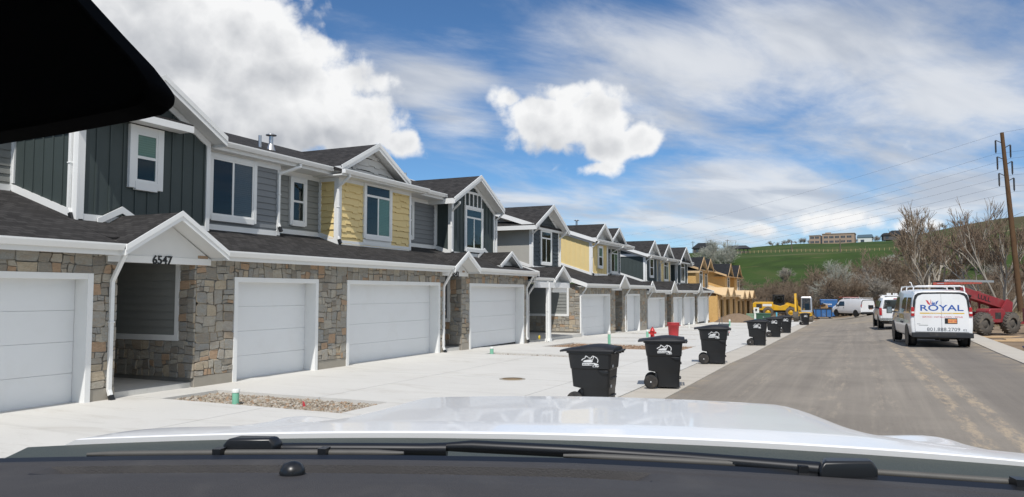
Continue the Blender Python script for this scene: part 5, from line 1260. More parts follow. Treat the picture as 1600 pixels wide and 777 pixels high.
def loader():
    t = empty('wheel_loader', (-11.0, 119.5, g0(-11,115)), R(8), 'yellow wheel loader with a black cab beyond the timber houses', 'loader')
    # local: x forward (to the right), side faces the camera
    hood = MB(); hood.prism(Fr((0,-1.1,0),(1,0,0),(0,0,1),(0,-1,0)), [(-3.9,1.0),(-1.0,1.0),(-1.0,2.25),(-3.6,2.25),(-3.9,2.0)], -2.2, 0); ho = hood.build('engine_hood', M['yellow_m'], t, .06)
    gr = MB(); gr.box(-3.4,-1.13,1.35,-2.6,-1.09,1.95); gr.build('grille', M['darkmetal'], ho); st = MB(); st.box(-2.5,-1.125,1.6,-1.2,-1.095,1.95); st.build('stripe', M['lamp_clear'], ho)
    cw = MB(); cw.prism(Fr((0,-1.0,0),(1,0,0),(0,0,1),(0,-1,0)), [(-4.1,.75),(-2.9,.75),(-2.9,1.0),(-4.1,1.05)], -2.0, 0); cw.box(-2.6,-.7,.6,2.9,.7,1.0); cw.tube([(-1.6,-1.0,.85),(-1.6,1.0,.85)], .2, 12); cw.tube([(1.6,-1.0,.85),(1.6,1.0,.85)], .2, 12); cw.build('chassis', M['darkmetal'], t)
    mid = MB(); mid.prism(Fr((0,-.9,0),(1,0,0),(0,0,1),(0,-1,0)), [(-1.0,1.0),(.9,1.0),(1.3,1.7),(.9,1.95),(.0,1.65),(-1.0,1.9)], -1.8, 0); mid.build('front_frame', M['yellow_m'], t, .04)
    cab = MB(); x0,x1 = -1.0,.55
    for (a,b_) in ((x0,-.8),(x1,-.8),(x0,.8),(x1,.8)): cab.bar((a,b_,1.7),(a+(.1 if a < 0 else -.05),b_*.95,3.2),.12,.12)
    cab.box(x0-.1,-.9,3.18,x1+.1,.9,3.34); cab.box(x0,-.8,1.6,x1,.8,2.0); co = cab.build('cab', M['black'], t)
    gl = MB(); gl.box(x0+.1,-.78,2.0,x1-.05,-.74,3.15); gl.box(x1-.1,-.7,2.0,x1-.06,.7,3.15); gl.box(x0+.06,-.7,2.0,x0+.1,.7,3.15); gl.box(x0+.1,.74,2.0,x1-.05,.78,3.15); gl.build('cab_glass', M['glass_dark'], co)
    for sg in (-1,1):
        arm = MB(); arm.prism(Fr((0,sg*.6,0),(1,0,0),(0,0,1),(0,-1,0)), [(.7,2.05),(1.1,2.15),(2.5,1.75),(3.5,.75),(3.2,.65),(2.3,1.3),(1.1,1.75)], -.1, .1); arm.build('lift_arm', M['yellow_m'], t)
    bk = MB(); pr = [(3.2,.15),(4.3,.05),(4.35,.12),(3.6,.35),(3.3,.75),(3.5,1.25),(3.4,1.3),(3.1,.8)]; bk.prism(Fr((0,-1.35,0),(1,0,0),(0,0,1),(0,-1,0)), pr, -2.7, 0); bk.build('bucket', M['yellow_m'], t)
    ex = MB(); ex.tube([(-1.9,.4,2.2),(-1.9,.4,2.85)], .07, 10); ex.build('exhaust', M['darkmetal'], t)
    for (x, y) in ((-1.75,-1.05),(-1.75,1.05),(1.45,-1.05),(1.45,1.05)):
        w = wheel(t, 0, 0, .75, .55, M['yellow_m'], True, M['muddy_rubber'], .55); w.rotation_euler = (0,0,math.pi/2); w.location = (x, y, 0)
loader()
def excavator():
    t = empty('mini_excavator', (-5.75, 88.5, g0(-5.75,88)), R(0), 'mini excavator with pale cab and yellow boom, parked behind the farthest bin', 'excavator')
    for sg in (-1,1):
        tr = MB(); pr = []
        for k in range(10): a = R(90+180*k/9); pr.append((-.75+.28*math.cos(a), .28+.28*math.sin(a)))
        for k in range(10): a = R(-90+180*k/9); pr.append((.75+.28*math.cos(a), .28+.28*math.sin(a)))
        tr.prism(Fr((sg*.75-.19,0,0),(0,1,0),(0,0,1),(1,0,0)), pr, 0, .38); tr.build('track', M['muddy_rubber'], t)
    dk = MB(); dk.box(-.55,-.6,.22,.55,.6,.45); dk.lathe([(.45,.45),(.45,.62)], 20); dk.build('undercarriage', M['darkmetal'], t)
    hs = MB(); hs.loft([rrect(-.9,.9,-.75,1.0,.62,.2), rrect(-.9,.9,-.75,1.0,1.05,.2)], smooth=False); hs.build('upper_body', M['yellow_m'], t, .03, fix=True)
    cab = MB()
    for (a,b_) in ((-.15,-.7),(.85,-.7),(-.15,.55),(.85,.55)): cab.bar((a,b_,1.05),(a*.94+.03,b_*.86,2.62),.09,.09)
    cab.loft([rrect(-.2,.88,-.68,.55,2.58,.1), rrect(-.16,.84,-.62,.5,2.70,.1)], smooth=False); cab.box(-.15,-.74,1.0,.85,-.66,1.25); co = cab.build('cab', M['silver'], t)
    gl = MB(); gl.add([(-.1,-.70,1.25),(.8,-.70,1.25),(.76,-.62,2.56),(-.08,-.62,2.56)], [(0,1,2,3)]); gl.box(.80,-.6,1.25,.82,.5,2.5); gl.build('cab_glass', M['glass_dark'], co)
    se = MB(); se.box(.15,-.1,1.1,.6,.4,1.3); se.box(.15,.3,1.3,.6,.42,1.95); se.build('seat', M['black'], co)
    bm = MB(); bm.bar((-.5,-.7,.9),(-.62,-1.3,2.3),.24,.26,(1,0,0)); bm.bar((-.62,-1.3,2.3),(-.66,-1.75,3.0),.22,.24,(1,0,0)); bm.build('boom', M['yellow_m'], t, .02)
    st = MB(); st.bar((-.66,-1.75,3.0),(-.62,-2.25,1.1),.18,.2,(1,0,0)); st.build('dipper', M['yellow_m'], t, .02)
    cy = MB(); cy.tube([(-.5,-.85,1.0),(-.6,-1.5,2.1)], .05, 8); cy.build('ram', M['darkmetal'], t)
    bk = MB(); bk.prism(Fr((-.9,-2.3,.9),(0,1,0),(0,0,1),(1,0,0)), [(.1,.25),(-.25,.0),(-.3,-.4),(.1,-.65),(.35,-.45),(.25,.0)], 0, .55); bk.build('bucket', M['muddy_rubber'], t)
    bl = MB(); bl.box(-1.0,1.2,.05,1.0,1.3,.45); bl.bar((-.5,.6,.3),(-.5,1.22,.25),.1,.1); bl.bar((.5,.6,.3),(.5,1.22,.25),.1,.1); bl.build('blade', M['rust'], t)
excavator()
def skip(x, y, w, d, h, label, rz):
    t = empty('skip', (x, y, g0(x, y)), R(rz), label, 'skip')
    b = MB(); wl = .06
    b.prism(side(-d/2), [(-w/2+.25,.25),(w/2-.25,.25),(w/2,h),(-w/2,h)], -.06, 0); b.prism(side(d/2), [(-w/2+.25,.25),(w/2-.25,.25),(w/2,h),(-w/2,h)], -.06, 0)
    for sg in (-1,1): b.add([(sg*(w/2-.25),-d/2,.25),(sg*w/2,-d/2,h),(sg*w/2,d/2,h),(sg*(w/2-.25),d/2,.25),(sg*(w/2-.31),-d/2,.25),(sg*(w/2-.06),-d/2,h),(sg*(w/2-.06),d/2,h),(sg*(w/2-.31),d/2,.25)], [(0,1,2,3),(7,6,5,4),(1,5,6,2),(0,3,7,4)])
    b.box(-w/2+.25,-d/2,.22,w/2-.25,d/2,.28); b.build('body', M['blue_m'], t)
    r = MB(); r.box(-w/2-.06,-d/2-.06,h-.06,w/2+.06,-d/2+.06,h+.06); r.box(-w/2-.06,d/2-.06,h-.06,w/2+.06,d/2+.06,h+.06); r.box(-w/2-.06,-d/2+.06,h-.06,-w/2+.06,d/2-.06,h+.06); r.box(w/2-.06,-d/2+.06,h-.06,w/2+.06,d/2-.06,h+.06); r.build('rim', M['darkmetal'], t)
    for k in range(4):
        u = -w/2+.35+(w-.7)*k/3; q = MB(); q.box(u-.05,-d/2-.05,.25,u+.05,-d/2,h-.06); q.build('rib', M['darkmetal'], t)
    sk_ = MB(); [sk_.box(sg*w*.3-.1,-d/2,.0,sg*w*.3+.1,d/2,.22) for sg in (-1,1)]; sk_.build('skid', M['darkmetal'], t)
    return t
skip(-4.95, 117.5, 2.75, 4.2, 1.35, 'open blue skip heaped with cardboard and timber offcuts', 4)
rg = random.Random(8)
zs = g0(-5,115)+1.0
for k, (dx, dy, a, b_, c, mt, lab) in enumerate([(-.75,-1.2,.6,.45,.55,'cardboard','crumpled cardboard box at the left in the blue skip'),(.35,-1.0,.85,.5,.9,'cardboard','tallest cardboard box tipped in the blue skip'),(.95,-1.3,.5,.4,.6,'cardboard','small cardboard box at the right end of the blue skip'),(-.1,-.6,.5,.5,1.0,'blue_m','blue plastic tub standing among cardboard in the skip')]):
    m = MB(); m.box(-a/2,-b_/2,0,a/2,b_/2,c); m.quad((-a/2,-b_/2,c),(a/2,-b_/2,c),(a/2,-b_/2-.2,c+.18),(-a/2,-b_/2-.2,c+.18)); o = m.build('carton' if mt == 'cardboard' else 'plastic_tub', M[mt]); o.location = (-4.95+dx, 117.5+dy, zs-.05); o.rotation_euler = (R(rg.uniform(-14,14)), R(rg.uniform(-16,16)), R(rg.uniform(-40,40))); tag(o, lab, 'box')
ct = empty('site_container', (-4.55, 126.5, gz(-3.35,127)), R(6), 'tall blue container with white lettering behind the far white van', 'container')
m = MB(); m.loft([rrect(-1.15,1.15,-1.1,1.1,.05,.1), rrect(-1.2,1.2,-1.15,1.15,2.45,.1)], smooth=False); m.build('shell', M['blue_m'], ct, .02, fix=True)
m = MB(); m.loft([rrect(-1.25,1.25,-1.2,1.2,2.45,.1), rrect(-1.2,1.2,-1.1,1.1,2.6,.1)], smooth=False); m.build('roof', M['blue_m'], ct, .02, fix=True)
text_mesh('lettering', 'Ultimate', .42, M['decal'], ct, (-.35,-1.165,1.75), (math.pi/2,0,0), .002, bold=.01)

def telehandler():
    hd = Vector((.70,.71,0)); t = empty('telehandler', (5.62, 46.1, g0(6,45)-.02), math.atan2(.71,.70), 'red telehandler with lugged tyres and lettered boom on the dirt lot', 'telehandler')
    # local x: towards its rear (away from camera), local -y: the side we see
    ch = MB(); ch.box(-1.6,-.65,.55,1.9,.65,.95); ch.box(-2.0,-.5,.6,-1.6,.5,1.1); ch.tube([(-1.08,-1.0,.6),(-1.08,1.0,.6)],.13,10); ch.tube([(1.08,-1.0,.6),(1.08,1.0,.6)],.13,10); ch.build('chassis', M['red_m'], t, .03)
    en = MB(); en.prism(Fr((0,-1.0,0),(1,0,0),(0,0,1),(0,-1,0)), [(-.55,.62),(.75,.62),(.75,1.2),(.55,1.42),(-.45,1.42),(-.55,1.3)], -.85, 0); eo = en.build('engine_cover', M['red_m'], t, .04)
    pn = MB(); pn.box(-.1,-1.012,.85,.35,-1.0,1.2); pn.build('access_panel', M['darkmetal'], eo)
    tw = MB()
    for sg in (-1,1): tw.prism(Fr((0,sg*.38,0),(1,0,0),(0,0,1),(0,-1,0)), [(1.0,.9),(2.0,.9),(2.15,1.75),(1.75,1.95),(1.35,1.5)], -.06, .06)
    tw.build('boom_tower', M['red_m'], t)
    bm = MB(); d = Vector((-3.9,0,1.05)); bm.bar((1.75,0,1.62),(-1.75,0,2.45),.46,.52); bo = bm.build('boom', M['red_m'], t, .02)
    b2 = MB(); b2.bar((-1.72,0,2.44),(-2.6,0,2.65),.34,.38); b2.build('inner_boom', M['darkmetal'], t, .02)
    an = math.atan2(-.92, 3.9)
    text_mesh('boom_lettering', 'LULL', .36, M['black'], bo, (.05,-.236,1.90), (math.pi/2, -an*-1*-1, 0), .002, sx=1.35, bold=.006)
    cab = MB(); 
    for (a,b_) in ((-.65,-.35),(.55,-.35),(-.65,-.95),(.55,-.95)): cab.bar((a,b_+1.4,.95),(a,b_+1.4,2.35),.08,.08)
    cab.box(-.75,.4,2.33,.65,1.1,2.42); cab.box(-.65,.45,.95,.55,1.05,1.2); cab.build('cab', M['red_m'], t)
    fk = MB(); fk.box(-3.15,-.7,1.2,-3.05,.7,2.2); fk.box(-3.2,-.2,2.2,-2.9,.2,3.0)
    for y in (-.5,.5): fk.box(-4.3,y-.06,1.2,-3.1,y+.06,1.26)
    fk.build('fork_carriage', M['darkmetal'], t)
    hs = MB(); rg_ = random.Random(2)
    for k in range(5): hs.tube([(-2.9,-.3+.12*k,2.9),(-2.4,-.35+.1*k,2.45-.08*k),(-1.6,-.3+.05*k,2.25-.1*k),(-1.0,-.27,2.15)], .035, 6)
    hs.build('hose', M['black'], t)
    for (x,y) in ((-1.08,-1.0),(1.08,-1.0),(-1.08,1.0),(1.08,1.0)):
        w = wheel(t, 0, 0, .60, .42, M['hub'] if False else M['muddy_rubber'], True, M['muddy_rubber'], .5); w.rotation_euler = (0,0,math.pi/2); w.location = (x,y,0)
telehandler()
bpy.data.objects['telehandler'].scale = (.9,.9,.9)
rt = empty('equipment_trailer', (9.9, 48.0, g0(9.9,48)), R(8), 'red steel equipment trailer with a white panel at the right edge', 'trailer')
m = MB(); m.box(-1.9,-.9,.45,1.9,.9,.62); m.box(-1.9,-.9,.62,-1.8,.9,1.25); m.box(1.8,-.9,.62,1.9,.9,1.25); m.box(-1.8,-.9,1.15,1.8,-.84,1.25); m.box(-1.8,.84,1.15,1.8,.9,1.25)
for k in range(6): m.box(-1.8+k*.72-.03,-.9,.62,-1.8+k*.72+.03,-.84,1.15)
m.bar((-1.9,0,.5),(-3.2,0,.5),.12,.12); m.build('frame', M['red_m'], rt)
m = MB(); m.box(-1.3,-.93,.68,-.55,-.905,1.10); m.build('panel', M['lamp_clear'], rt)
for y in (-1.0,1.0):
    w = wheel(rt, 0, 0, .34, .22); w.rotation_euler = (0,0,math.pi/2); w.location = (.2,y,0)

# ------------------------------------------------------------------ trees, brush and the hill
def bark(name, a, b_):
    m = bpy.data.materials.new(name); m.use_nodes = True; g = NG(m.node_tree); b = g.n['Principled BSDF']
    co = g.new('ShaderNodeTexCoord').outputs['Object']
    c = g.mix(g.noise(co, .55, 5, .7, .4), (*a,1), (*b_,1))
    c = g.mix(g.m('MULTIPLY', g.noise(co, 3.5, 5, .7), .6), c, tuple(x*.55 for x in a)+(1,))
    g.put(b.inputs['Base Color'], c); b.inputs['Roughness'].default_value = .95; b.inputs['Specular IOR Level'].default_value = .1; return m
M['bark_brown'] = bark('brown_twigs', (.215,.16,.112), (.35,.275,.20)); M['bark_grey'] = bark('grey_limbs', (.33,.295,.245), (.52,.48,.41)); M['bark_red'] = bark('russet_twigs', (.215,.155,.11), (.33,.25,.185))
M['sage'] = bark('sage_twigs', (.40,.40,.33), (.55,.55,.48)); M['trunk_dark'] = bark('dark_trunk', (.14,.115,.09), (.24,.20,.16))
def twig(m, a, b, ra, rb, k=3):
    d = b-a
    if d.length < 1e-5: return
    d.normalize(); ref = Vector((0,0,1)) if abs(d.z) < .9 else Vector((1,0,0)); u = d.cross(ref).normalized(); v = u.cross(d)
    P = [p+(u*math.cos(2*math.pi*i/k)+v*math.sin(2*math.pi*i/k))*r for p, r in ((a,ra),(b,rb)) for i in range(k)]
    m.add(P, [(i,(i+1)%k,k+(i+1)%k,k+i) for i in range(k)], True)
def grow(tr, cr, p, d, L, r, lev, rg, spec):
    """one limb in three bends, then its children"""
    n = 3 if lev < spec['maxl'] else 2; pts = [p.copy()]; q = p.copy(); dd = d.copy()
    for i in range(n):
        dd = (dd+Vector((rg.uniform(-1,1), rg.uniform(-1,1), rg.uniform(-.6,1)*spec['up']))*spec['wob']).normalized(); q = q+dd*(L/n); pts.append(q.copy())
    tgt = tr if lev <= spec['trunk_lev'] else cr
    rs = [r*(1-.5*i/n) for i in range(n+1)]
    for i in range(n): twig(tgt, pts[i], pts[i+1], max(rs[i], spec['rmin']), max(rs[i+1], spec['rmin']*.8), 5 if lev == 0 else (4 if lev == 1 else 3))
    if lev >= spec['maxl']: return
    nc = spec['kids'][lev]
    for c in range(nc):
        t = rg.uniform(spec.get('t0', .35), 1.0) if c else 1.0
        i = min(int(t*n), n-1); f = t*n-i; base = pts[i].lerp(pts[i+1], f)
        ax = Vector((rg.uniform(-1,1), rg.uniform(-1,1), rg.uniform(-1,1))).normalized(); side_ = dd.cross(ax).normalized()
        an = R(rg.uniform(*spec['ang'])); nd = (dd*math.cos(an)+side_*math.sin(an)); nd.z += spec['lift']; nd.normalize()
        grow(tr, cr, base, nd, L*rg.uniform(*spec['len']), r*.52*(1.15 if t > .9 else .9), lev+1, rg, spec)
def tree(name, label, cat, spec, seed, tm, cm, group=None, H=8.0, stems=1, spread=.3):
    rg = random.Random(seed); t = empty(name, (0,0,0), 0, label, cat, group); tr, cr = MB(), MB()
    for s in range(stems):
        a = 2*math.pi*(s+rg.uniform(-.3,.3))/stems; tl = spread*rg.uniform(.4,1.1) if stems > 1 else rg.uniform(0,.08)
        d = Vector((math.cos(a)*tl, math.sin(a)*tl, 1)).normalized()
        grow(tr, cr, Vector((math.cos(a)*.12*(stems>1), math.sin(a)*.12*(stems>1), -.3)), d, spec['L0']*rg.uniform(.85,1.15), spec['r0']*rg.uniform(.8,1.1), 0, rg, spec)
    top = max(p[2] for p in cr.v); k = H/top
    for m in (tr, cr): m.v = [(x*k,y*k,z*k) for x,y,z in m.v]
    tr.build('trunk', tm, t); cr.build('crown', cm, t); return t
SP_BIG = dict(L0=5.2, r0=.24, maxl=5, kids=[6,5,5,4,3], ang=(18,46), len=(.52,.76), wob=.20, up=.5, lift=.10, rmin=.020, trunk_lev=2)
SP_FAN = dict(L0=5.6, r0=.20, maxl=4, kids=[4,5,5,5], ang=(12,34), len=(.46,.70), wob=.15, up=.6, lift=.16, rmin=.020, trunk_lev=2)
SP_BRUSH = dict(L0=2.6, r0=.08, maxl=4, kids=[7,6,5,4], ang=(16,50), len=(.48,.74), wob=.22, up=.5, lift=.06, rmin=.017, trunk_lev=1, t0=.2)
SP_SAGE = dict(L0=1.9, r0=.05, maxl=3, kids=[10,8,6], ang=(14,44), len=(.5,.75), wob=.2, up=.5, lift=.12, rmin=.022, trunk_lev=0, t0=.1)
def put(o, x, y, rz=0.0, s=1.0, sink=0.0):
    o.location = (x, y, gz(x, y)-sink); o.rotation_euler = (0,0,rz); o.scale = (s,s,s); return o
put(tree('bare_tree', 'tallest bare spreading tree rising behind the lettered white van', 'tree', SP_FAN, 31, M['bark_grey'], M['bark_brown'], None, 14.0, 8, .80), 7.6, 102, .4)
put(tree('bare_tree', 'large bare tree standing behind the wooden utility pole', 'tree', SP_FAN, 45, M['bark_grey'], M['bark_red'], None, 12.4, 7, .75), 13.4, 92, 2.0)
put(tree('bare_tree', 'bare tree at the right edge of the picture beyond the red trailer', 'tree', SP_FAN, 52, M['bark_grey'], M['bark_red'], None, 12.0, 4, .5), 20.5, 99, 1.1)
put(tree('bare_tree', 'pale crooked bare tree in the middle of the thicket above the white vans', 'tree', SP_BIG, 63, M['bark_grey'], M['sage'], None, 9.4, 3, .35), -4.2, 138, .7)
put(tree('sagebrush_tree', 'silvery grey rounded bush on the slope left of the tallest bare tree', 'bush', SP_SAGE, 71, M['trunk_dark'], M['sage'], None, 7.0, 11, .5), 8.7, 262, .2)
put(tree('hillside_tree', 'wide bare tree on the hillside above the timber houses', 'tree', SP_BRUSH, 72, M['bark_grey'], M['sage'], None, 12.0, 9, .9), -51.0, 300, .2)
put(tree('hillside_bush', 'small grey bare bush alone on the green hillside', 'bush', SP_SAGE, 73, M['trunk_dark'], M['bark_grey'], None, 5.2, 5, .6), -22.0, 255, .2)
put(tree('dark_bush', 'dark rounded bush on the slope below the hill pavilion', 'bush', SP_SAGE, 74, M['trunk_dark'], M['trunk_dark'], None, 4.8, 14, 1.0), -48.0, 308, .2)
protos = []
for k, (tm, cm) in enumerate([('trunk_dark','bark_brown'),('bark_brown','bark_red'),('trunk_dark','bark_brown'),('bark_grey','bark_grey')]):
    protos.append(tree('thicket_tree', 'bare twiggy brown tree in the thicket across the end of the street', 'tree', SP_BRUSH, 80+k, M[tm], M[cm], 'bare trees of the thicket', 6.0, 5, .62))
rg = random.Random(17); used = set(); n = 0
spots = []
for row, (yy, h0) in enumerate([(130, .72), (139, .92), (149, 1.12), (160, 1.3)]):
    x = -34-row*3+rg.uniform(0,3)
    while x < 62+row*4:
        hump = 1.0+.45*math.exp(-((x-2)/9.0)**2)-.10*math.exp(-((x+17)/6.0)**2)-.12*smooth(8, 24, x)-.02*math.exp(-((x-14)/8.0)**2)
        spots.append((x, yy+rg.uniform(-3.5,3.5), h0*hump*rg.uniform(.78,1.18))); x += rg.uniform(4.6,7.2)
for k in range(60):
    y = rg.uniform(172, 300); spots.append((y*rg.uniform(.05, .34), y, rg.uniform(.9, 1.6)))
for (x, y, s) in spots:
    i = rg.choice([0,0,1,2,2,3]); o = protos[i]
    if i in used: o = copy_tree(protos[i])
    used.add(i); put(o, x, y, rg.uniform(0,6.28), s)
for i, o in enumerate(protos):
    if i not in used: put(o, 30+i*5, 150)
# low understorey: nobody could count it
und = MB(); rg = random.Random(23)
for k in range(1500):
    y = rg.uniform(119, 172); x = rg.uniform(-44, 70)
    if y < 128 and x < 9: continue
    h = rg.uniform(1.1, 3.2); b0 = Vector((x, y, gz(x,y)-.1))
    for j in range(13):
        a = rg.uniform(0,6.28); d = Vector((math.cos(a)*rg.uniform(.15,.9), math.sin(a)*rg.uniform(.15,.9), 1)).normalized(); p = b0+d*h*rg.uniform(.4,.6); q = p+(d+Vector((rg.uniform(-.6,.6),rg.uniform(-.6,.6),rg.uniform(-.1,.5)))).normalized()*h*.5
        twig(und, b0, p, .025, .02); twig(und, p, q, .02, .014)
        for e in range(2): twig(und, p.lerp(q, .3*e+.1), p.lerp(q, .3*e+.1)+(d+Vector((rg.uniform(-1,1),rg.uniform(-1,1),rg.uniform(-.3,.6)))).normalized()*h*.35, .017, .012)
tag(und.build('undergrowth', M['bark_brown']), kind='stuff')
dry = MB()
for k in range(5200):
    x = rg.uniform(5.4, 26); y = rg.uniform(50, 118)
    if x < road_r(min(y,110))+1.2 or (x < 13 and y < 56): continue
    b0 = Vector((x, y, gz(x,y)-.12)); h = rg.uniform(.2,.75)
    for j in range(4):
        a = rg.uniform(0,6.28); twig(dry, b0, b0+Vector((math.cos(a)*.35,math.sin(a)*.35,1)).normalized()*h, .015, .006)
M['drygrass'] = bark('dry_grass', (.30,.235,.14), (.40,.33,.21))
tag(dry.build('dry_grass', M['drygrass']), kind='stuff')
# small bare trees along the skyline of the hill
sky_t = tree('skyline_tree', 'tiny bare tree on the skyline of the green hill', 'tree', SP_BRUSH, 95, M['bark_grey'], M['bark_grey'], 'tiny trees on the hill skyline', 6.0, 3, .5)
rg = random.Random(5)
for k in range(22):
    x = -62+k*3.6+rg.uniform(-1.5,1.5); o = sky_t if k == 0 else copy_tree(sky_t); put(o, x, 604+rg.uniform(-4,10), rg.uniform(0,6), rg.uniform(.35,.85))
for k, x in enumerate((24, 33, 46, 54, 64)): put(copy_tree(sky_t), x, 603, k*1.3, .8)
# hill-top structures
M['brick'] = pbr('tan_masonry', (.36,.26,.19), .85, var=.08, vscale=.3); M['slate'] = pbr('dark_roofing', (.035,.037,.042), .8); M['winglass'] = pbr('far_window_glass', (.05,.06,.07), .1)
hb = empty('office_building', (-17.6, 588, hill(-17.6,588)-.6), R(-4), 'long tan two-storey office building on top of the hill', 'building')
m = MB(); m.box(-15.5,0,0,-8.2,14,6.6); m.box(-6.8,0,0,14.5,14,7.4); m.box(-8.2,1.2,0,-6.8,13,6.0); m.build('wall', M['brick'], hb)
m = MB(); m.box(-15.8,-.3,6.6,-7.9,14.3,6.95); m.box(-7.0,-.3,7.4,14.8,14.3,7.8); m.build('parapet', M['brick'], hb)
for fl in (1.2, 4.4):
    for (a, b_) in ((-14.8,-12.3),(-11.5,-9.0),(-5.6,-3.0),(-2.0,.8),(1.8,4.4),(5.6,8.4),(9.6,12.6)):
        m = MB(); m.box(a,-.06,fl,b_,.02,fl+1.5); w = m.build('window', M['winglass'], hb); q = MB()
        for u in (1,2): q.box(a+(b_-a)*u/3-.06,-.10,fl,a+(b_-a)*u/3+.06,-.062,fl+1.5)
        q.build('mullion', M['brick'], w)
m = MB(); m.box(-7.9,.9,.0,-7.1,1.25,5.4); m.build('stair_glazing', M['winglass'], hb); m = MB(); m.box(-5,3,7.4,-1.5,7,8.8); m.build('plant_room', M['brick'], hb)
wb = empty('white_annexe', (3.6, 590, hill(3.6,590)-.5), R(-4), 'white annexe with a blue grey roof right of the tan office building', 'building')
m = MB(); m.box(-4.5,0,0,4.5,10,4.2); m.build('wall', M['pvc'], wb); m = MB(); m.prism(side(-.5), [(-5.2,4.2),(5.2,4.2),(4.6,6.2),(-4.6,6.0)], -11, 0); m.build('roof', pbr('blue_roofing', (.12,.18,.23), .6), wb); m = MB(); m.box(-2.8,-.06,.2,-.4,.02,2.6); m.build('door', M['winglass'], wb)
fh = empty('hill_house', (24.5, 596, hill(24.5,596)-.6), R(6), 'dark roofed house on the skyline behind the tallest bare tree', 'house')
m = MB(); m.box(-9,0,0,13,9,3.4); m.build('wall', pbr('dark_house_wall', (.10,.095,.09), .8), fh); m = MB(); m.prism(side(-.8), [(-5.5,3.4),(5.5,3.4),(4.2,6.6),(-3.6,6.6)], -10.6, 0); m.prism(side(-.6), [(5.5,3.3),(13.8,3.3),(13.0,4.9),(5.5,5.2)], -10, 0); m.prism(side(-.5), [(-10,3.2),(-5.5,3.2),(-5.5,5.0),(-8.6,5.0)], -10, 0); m.build('roof', M['slate'], fh)
for a in (-7.6,-3,1,4,9): m = MB(); m.box(a,-.06,.9,a+1.8,.02,2.5); m.build('window', M['winglass'], fh)
gp = empty('hill_pavilion', (-70.5, 497, hill(-70.5,497)-.3), R(8), 'dark roofed open pavilion on the hillside above the timber houses', 'pavilion')
m = MB()
for a in range(6):
    for b_ in (-3.5, 3.5): m.box(-6+a*2.4-.2,b_-.2,0,-6+a*2.4+.2,b_+.2,2.9)
for i, o in enumerate([1]): pass
for a in range(6):
    for b_ in (-3.5, 3.5):
        q = MB(); q.box(-6+a*2.4-.2,b_-.2,0,-6+a*2.4+.2,b_+.2,2.9); q.build('post', M['slate'], gp)
m = MB(); P0 = [(-8,-5,2.9),(8,-5,2.9),(8,5,2.9),(-8,5,2.9)]; P1 = [(-5,-1.2,5.0),(5,-1.2,5.0),(5,1.2,5.0),(-5,1.2,5.0)]; m.loft([P0,P1], smooth=False); m.build('roof', M['slate'], gp)
m = MB(); m.box(-6.6,-3.9,0,6.6,-3.7,1.1); m.build('railing', M['slate'], gp)
dh = empty('hill_house', (-103, 560, hill(-103,560)-.5), R(5), 'dark roofed house on the far hill just above the finished roofs', 'house')
m = MB(); m.box(-8,0,0,8,9,3.6); m.build('wall', pbr('dark_house_wall_brown', (.09,.08,.07), .8), dh); m = MB(); m.prism(side(-.8), [(-9.4,3.5),(9.4,3.5),(4.5,7.4),(-4.5,7.4)], -10.6, 0); m.build('roof', M['slate'], dh); 
for a in (-6,-2,2,5): m = MB(); m.box(a,-.06,.9,a+1.5,.02,2.5); m.build('window', M['winglass'], dh)
M['polewood'] = bark('weathered_pole', (.105,.062,.035), (.19,.115,.065))
def simple_pole(x, y, h, label):
    t = empty('utility_pole', (x, y, hill(x,y)-.3), 0, label, 'pole', 'poles on the hill'); m = MB(); m.tube([(0,0,0),(0,0,h)], [.28,.2], 8); m.build('pole', M['trunk_dark'], t); m = MB(); m.box(-1.6,-.1,h-1.0,1.6,.1,h-.7); m.build('crossarm', M['trunk_dark'], t)
simple_pole(-119, 598, 9.5, 'leftmost dark pole on the skyline, above the finished roofs'); simple_pole(-106, 600, 9.5, 'middle dark pole on the skyline, above the timber house'); simple_pole(-93, 601, 8.5, 'dark pole on the skyline beside the pavilion')
simple_pole(-29.2, 380, 5.5, 'left thin pole beside the hillside trail'); simple_pole(-7.7, 361, 6.0, 'right thin pole beside the hillside trail')
fe = MB(); last = None
for k in range(60):
    x = -70+k*1.9; y = 372-.0*k+ -12*smooth(-30,40,x); z = gz(x,y); fe.box(x-.06,y-.06,z-.2,x+.06,y+.06,z+1.15)
    if last: fe.bar((last[0],last[1],last[2]+.95),(x,y,z+.95),.04,.04); fe.bar((last[0],last[1],last[2]+.5),(x,y,z+.5),.04,.04)
    last = (x,y,z)
tag(fe.build('fence', M['lumber']), 'low post and wire fence along the hillside trail', 'fence')
tk = MB(); tk.box(-1.4,-.9,0,1.4,.9,1.3); tk.box(-1.4,-.7,1.3,.6,.7,2.1); 
# the tall pole at the right, its insulators and the wires
def wire_pole(x, y, lean, label, H=18.6, group=None):
    t = empty('utility_pole', (x, y, gz(x,y)-.3), 0, label, 'pole', group); top = Vector((lean, 0, H))
    m = MB(); m.tube([(0,0,0), tuple(top*.5), tuple(top)], [.27,.23,.17], 14); m.build('pole', M['polewood'], t)
    at = []
    for k, f in enumerate((.955, .865, .775)):
        c = top*f
        for sg in (-1,1):
            cc = c+Vector((0,0,-.55 if sg > 0 else 0)); e = cc+Vector((sg*.62,0,.12))
            m = MB(); m.tube([tuple(cc+Vector((0,0,-.25))), tuple(e)], .04, 8); bo = m.build('bracket', M['darkmetal'], t)
            q = MB(); q.lathe([(.03,0)]+[(r, -.08-.1*j-(.04 if r < .08 else 0)) for j in range(12) for r in (.10,.055)]+[(.03,-1.35)], 10, 'z', tuple(e)); q.build('insulator', M['darkmetal'], bo)
            at.append(e+Vector((0,0,-1.38))+t.location)
    at.append(top+t.location); return t, at
PX, PY = 14.3, 88.6
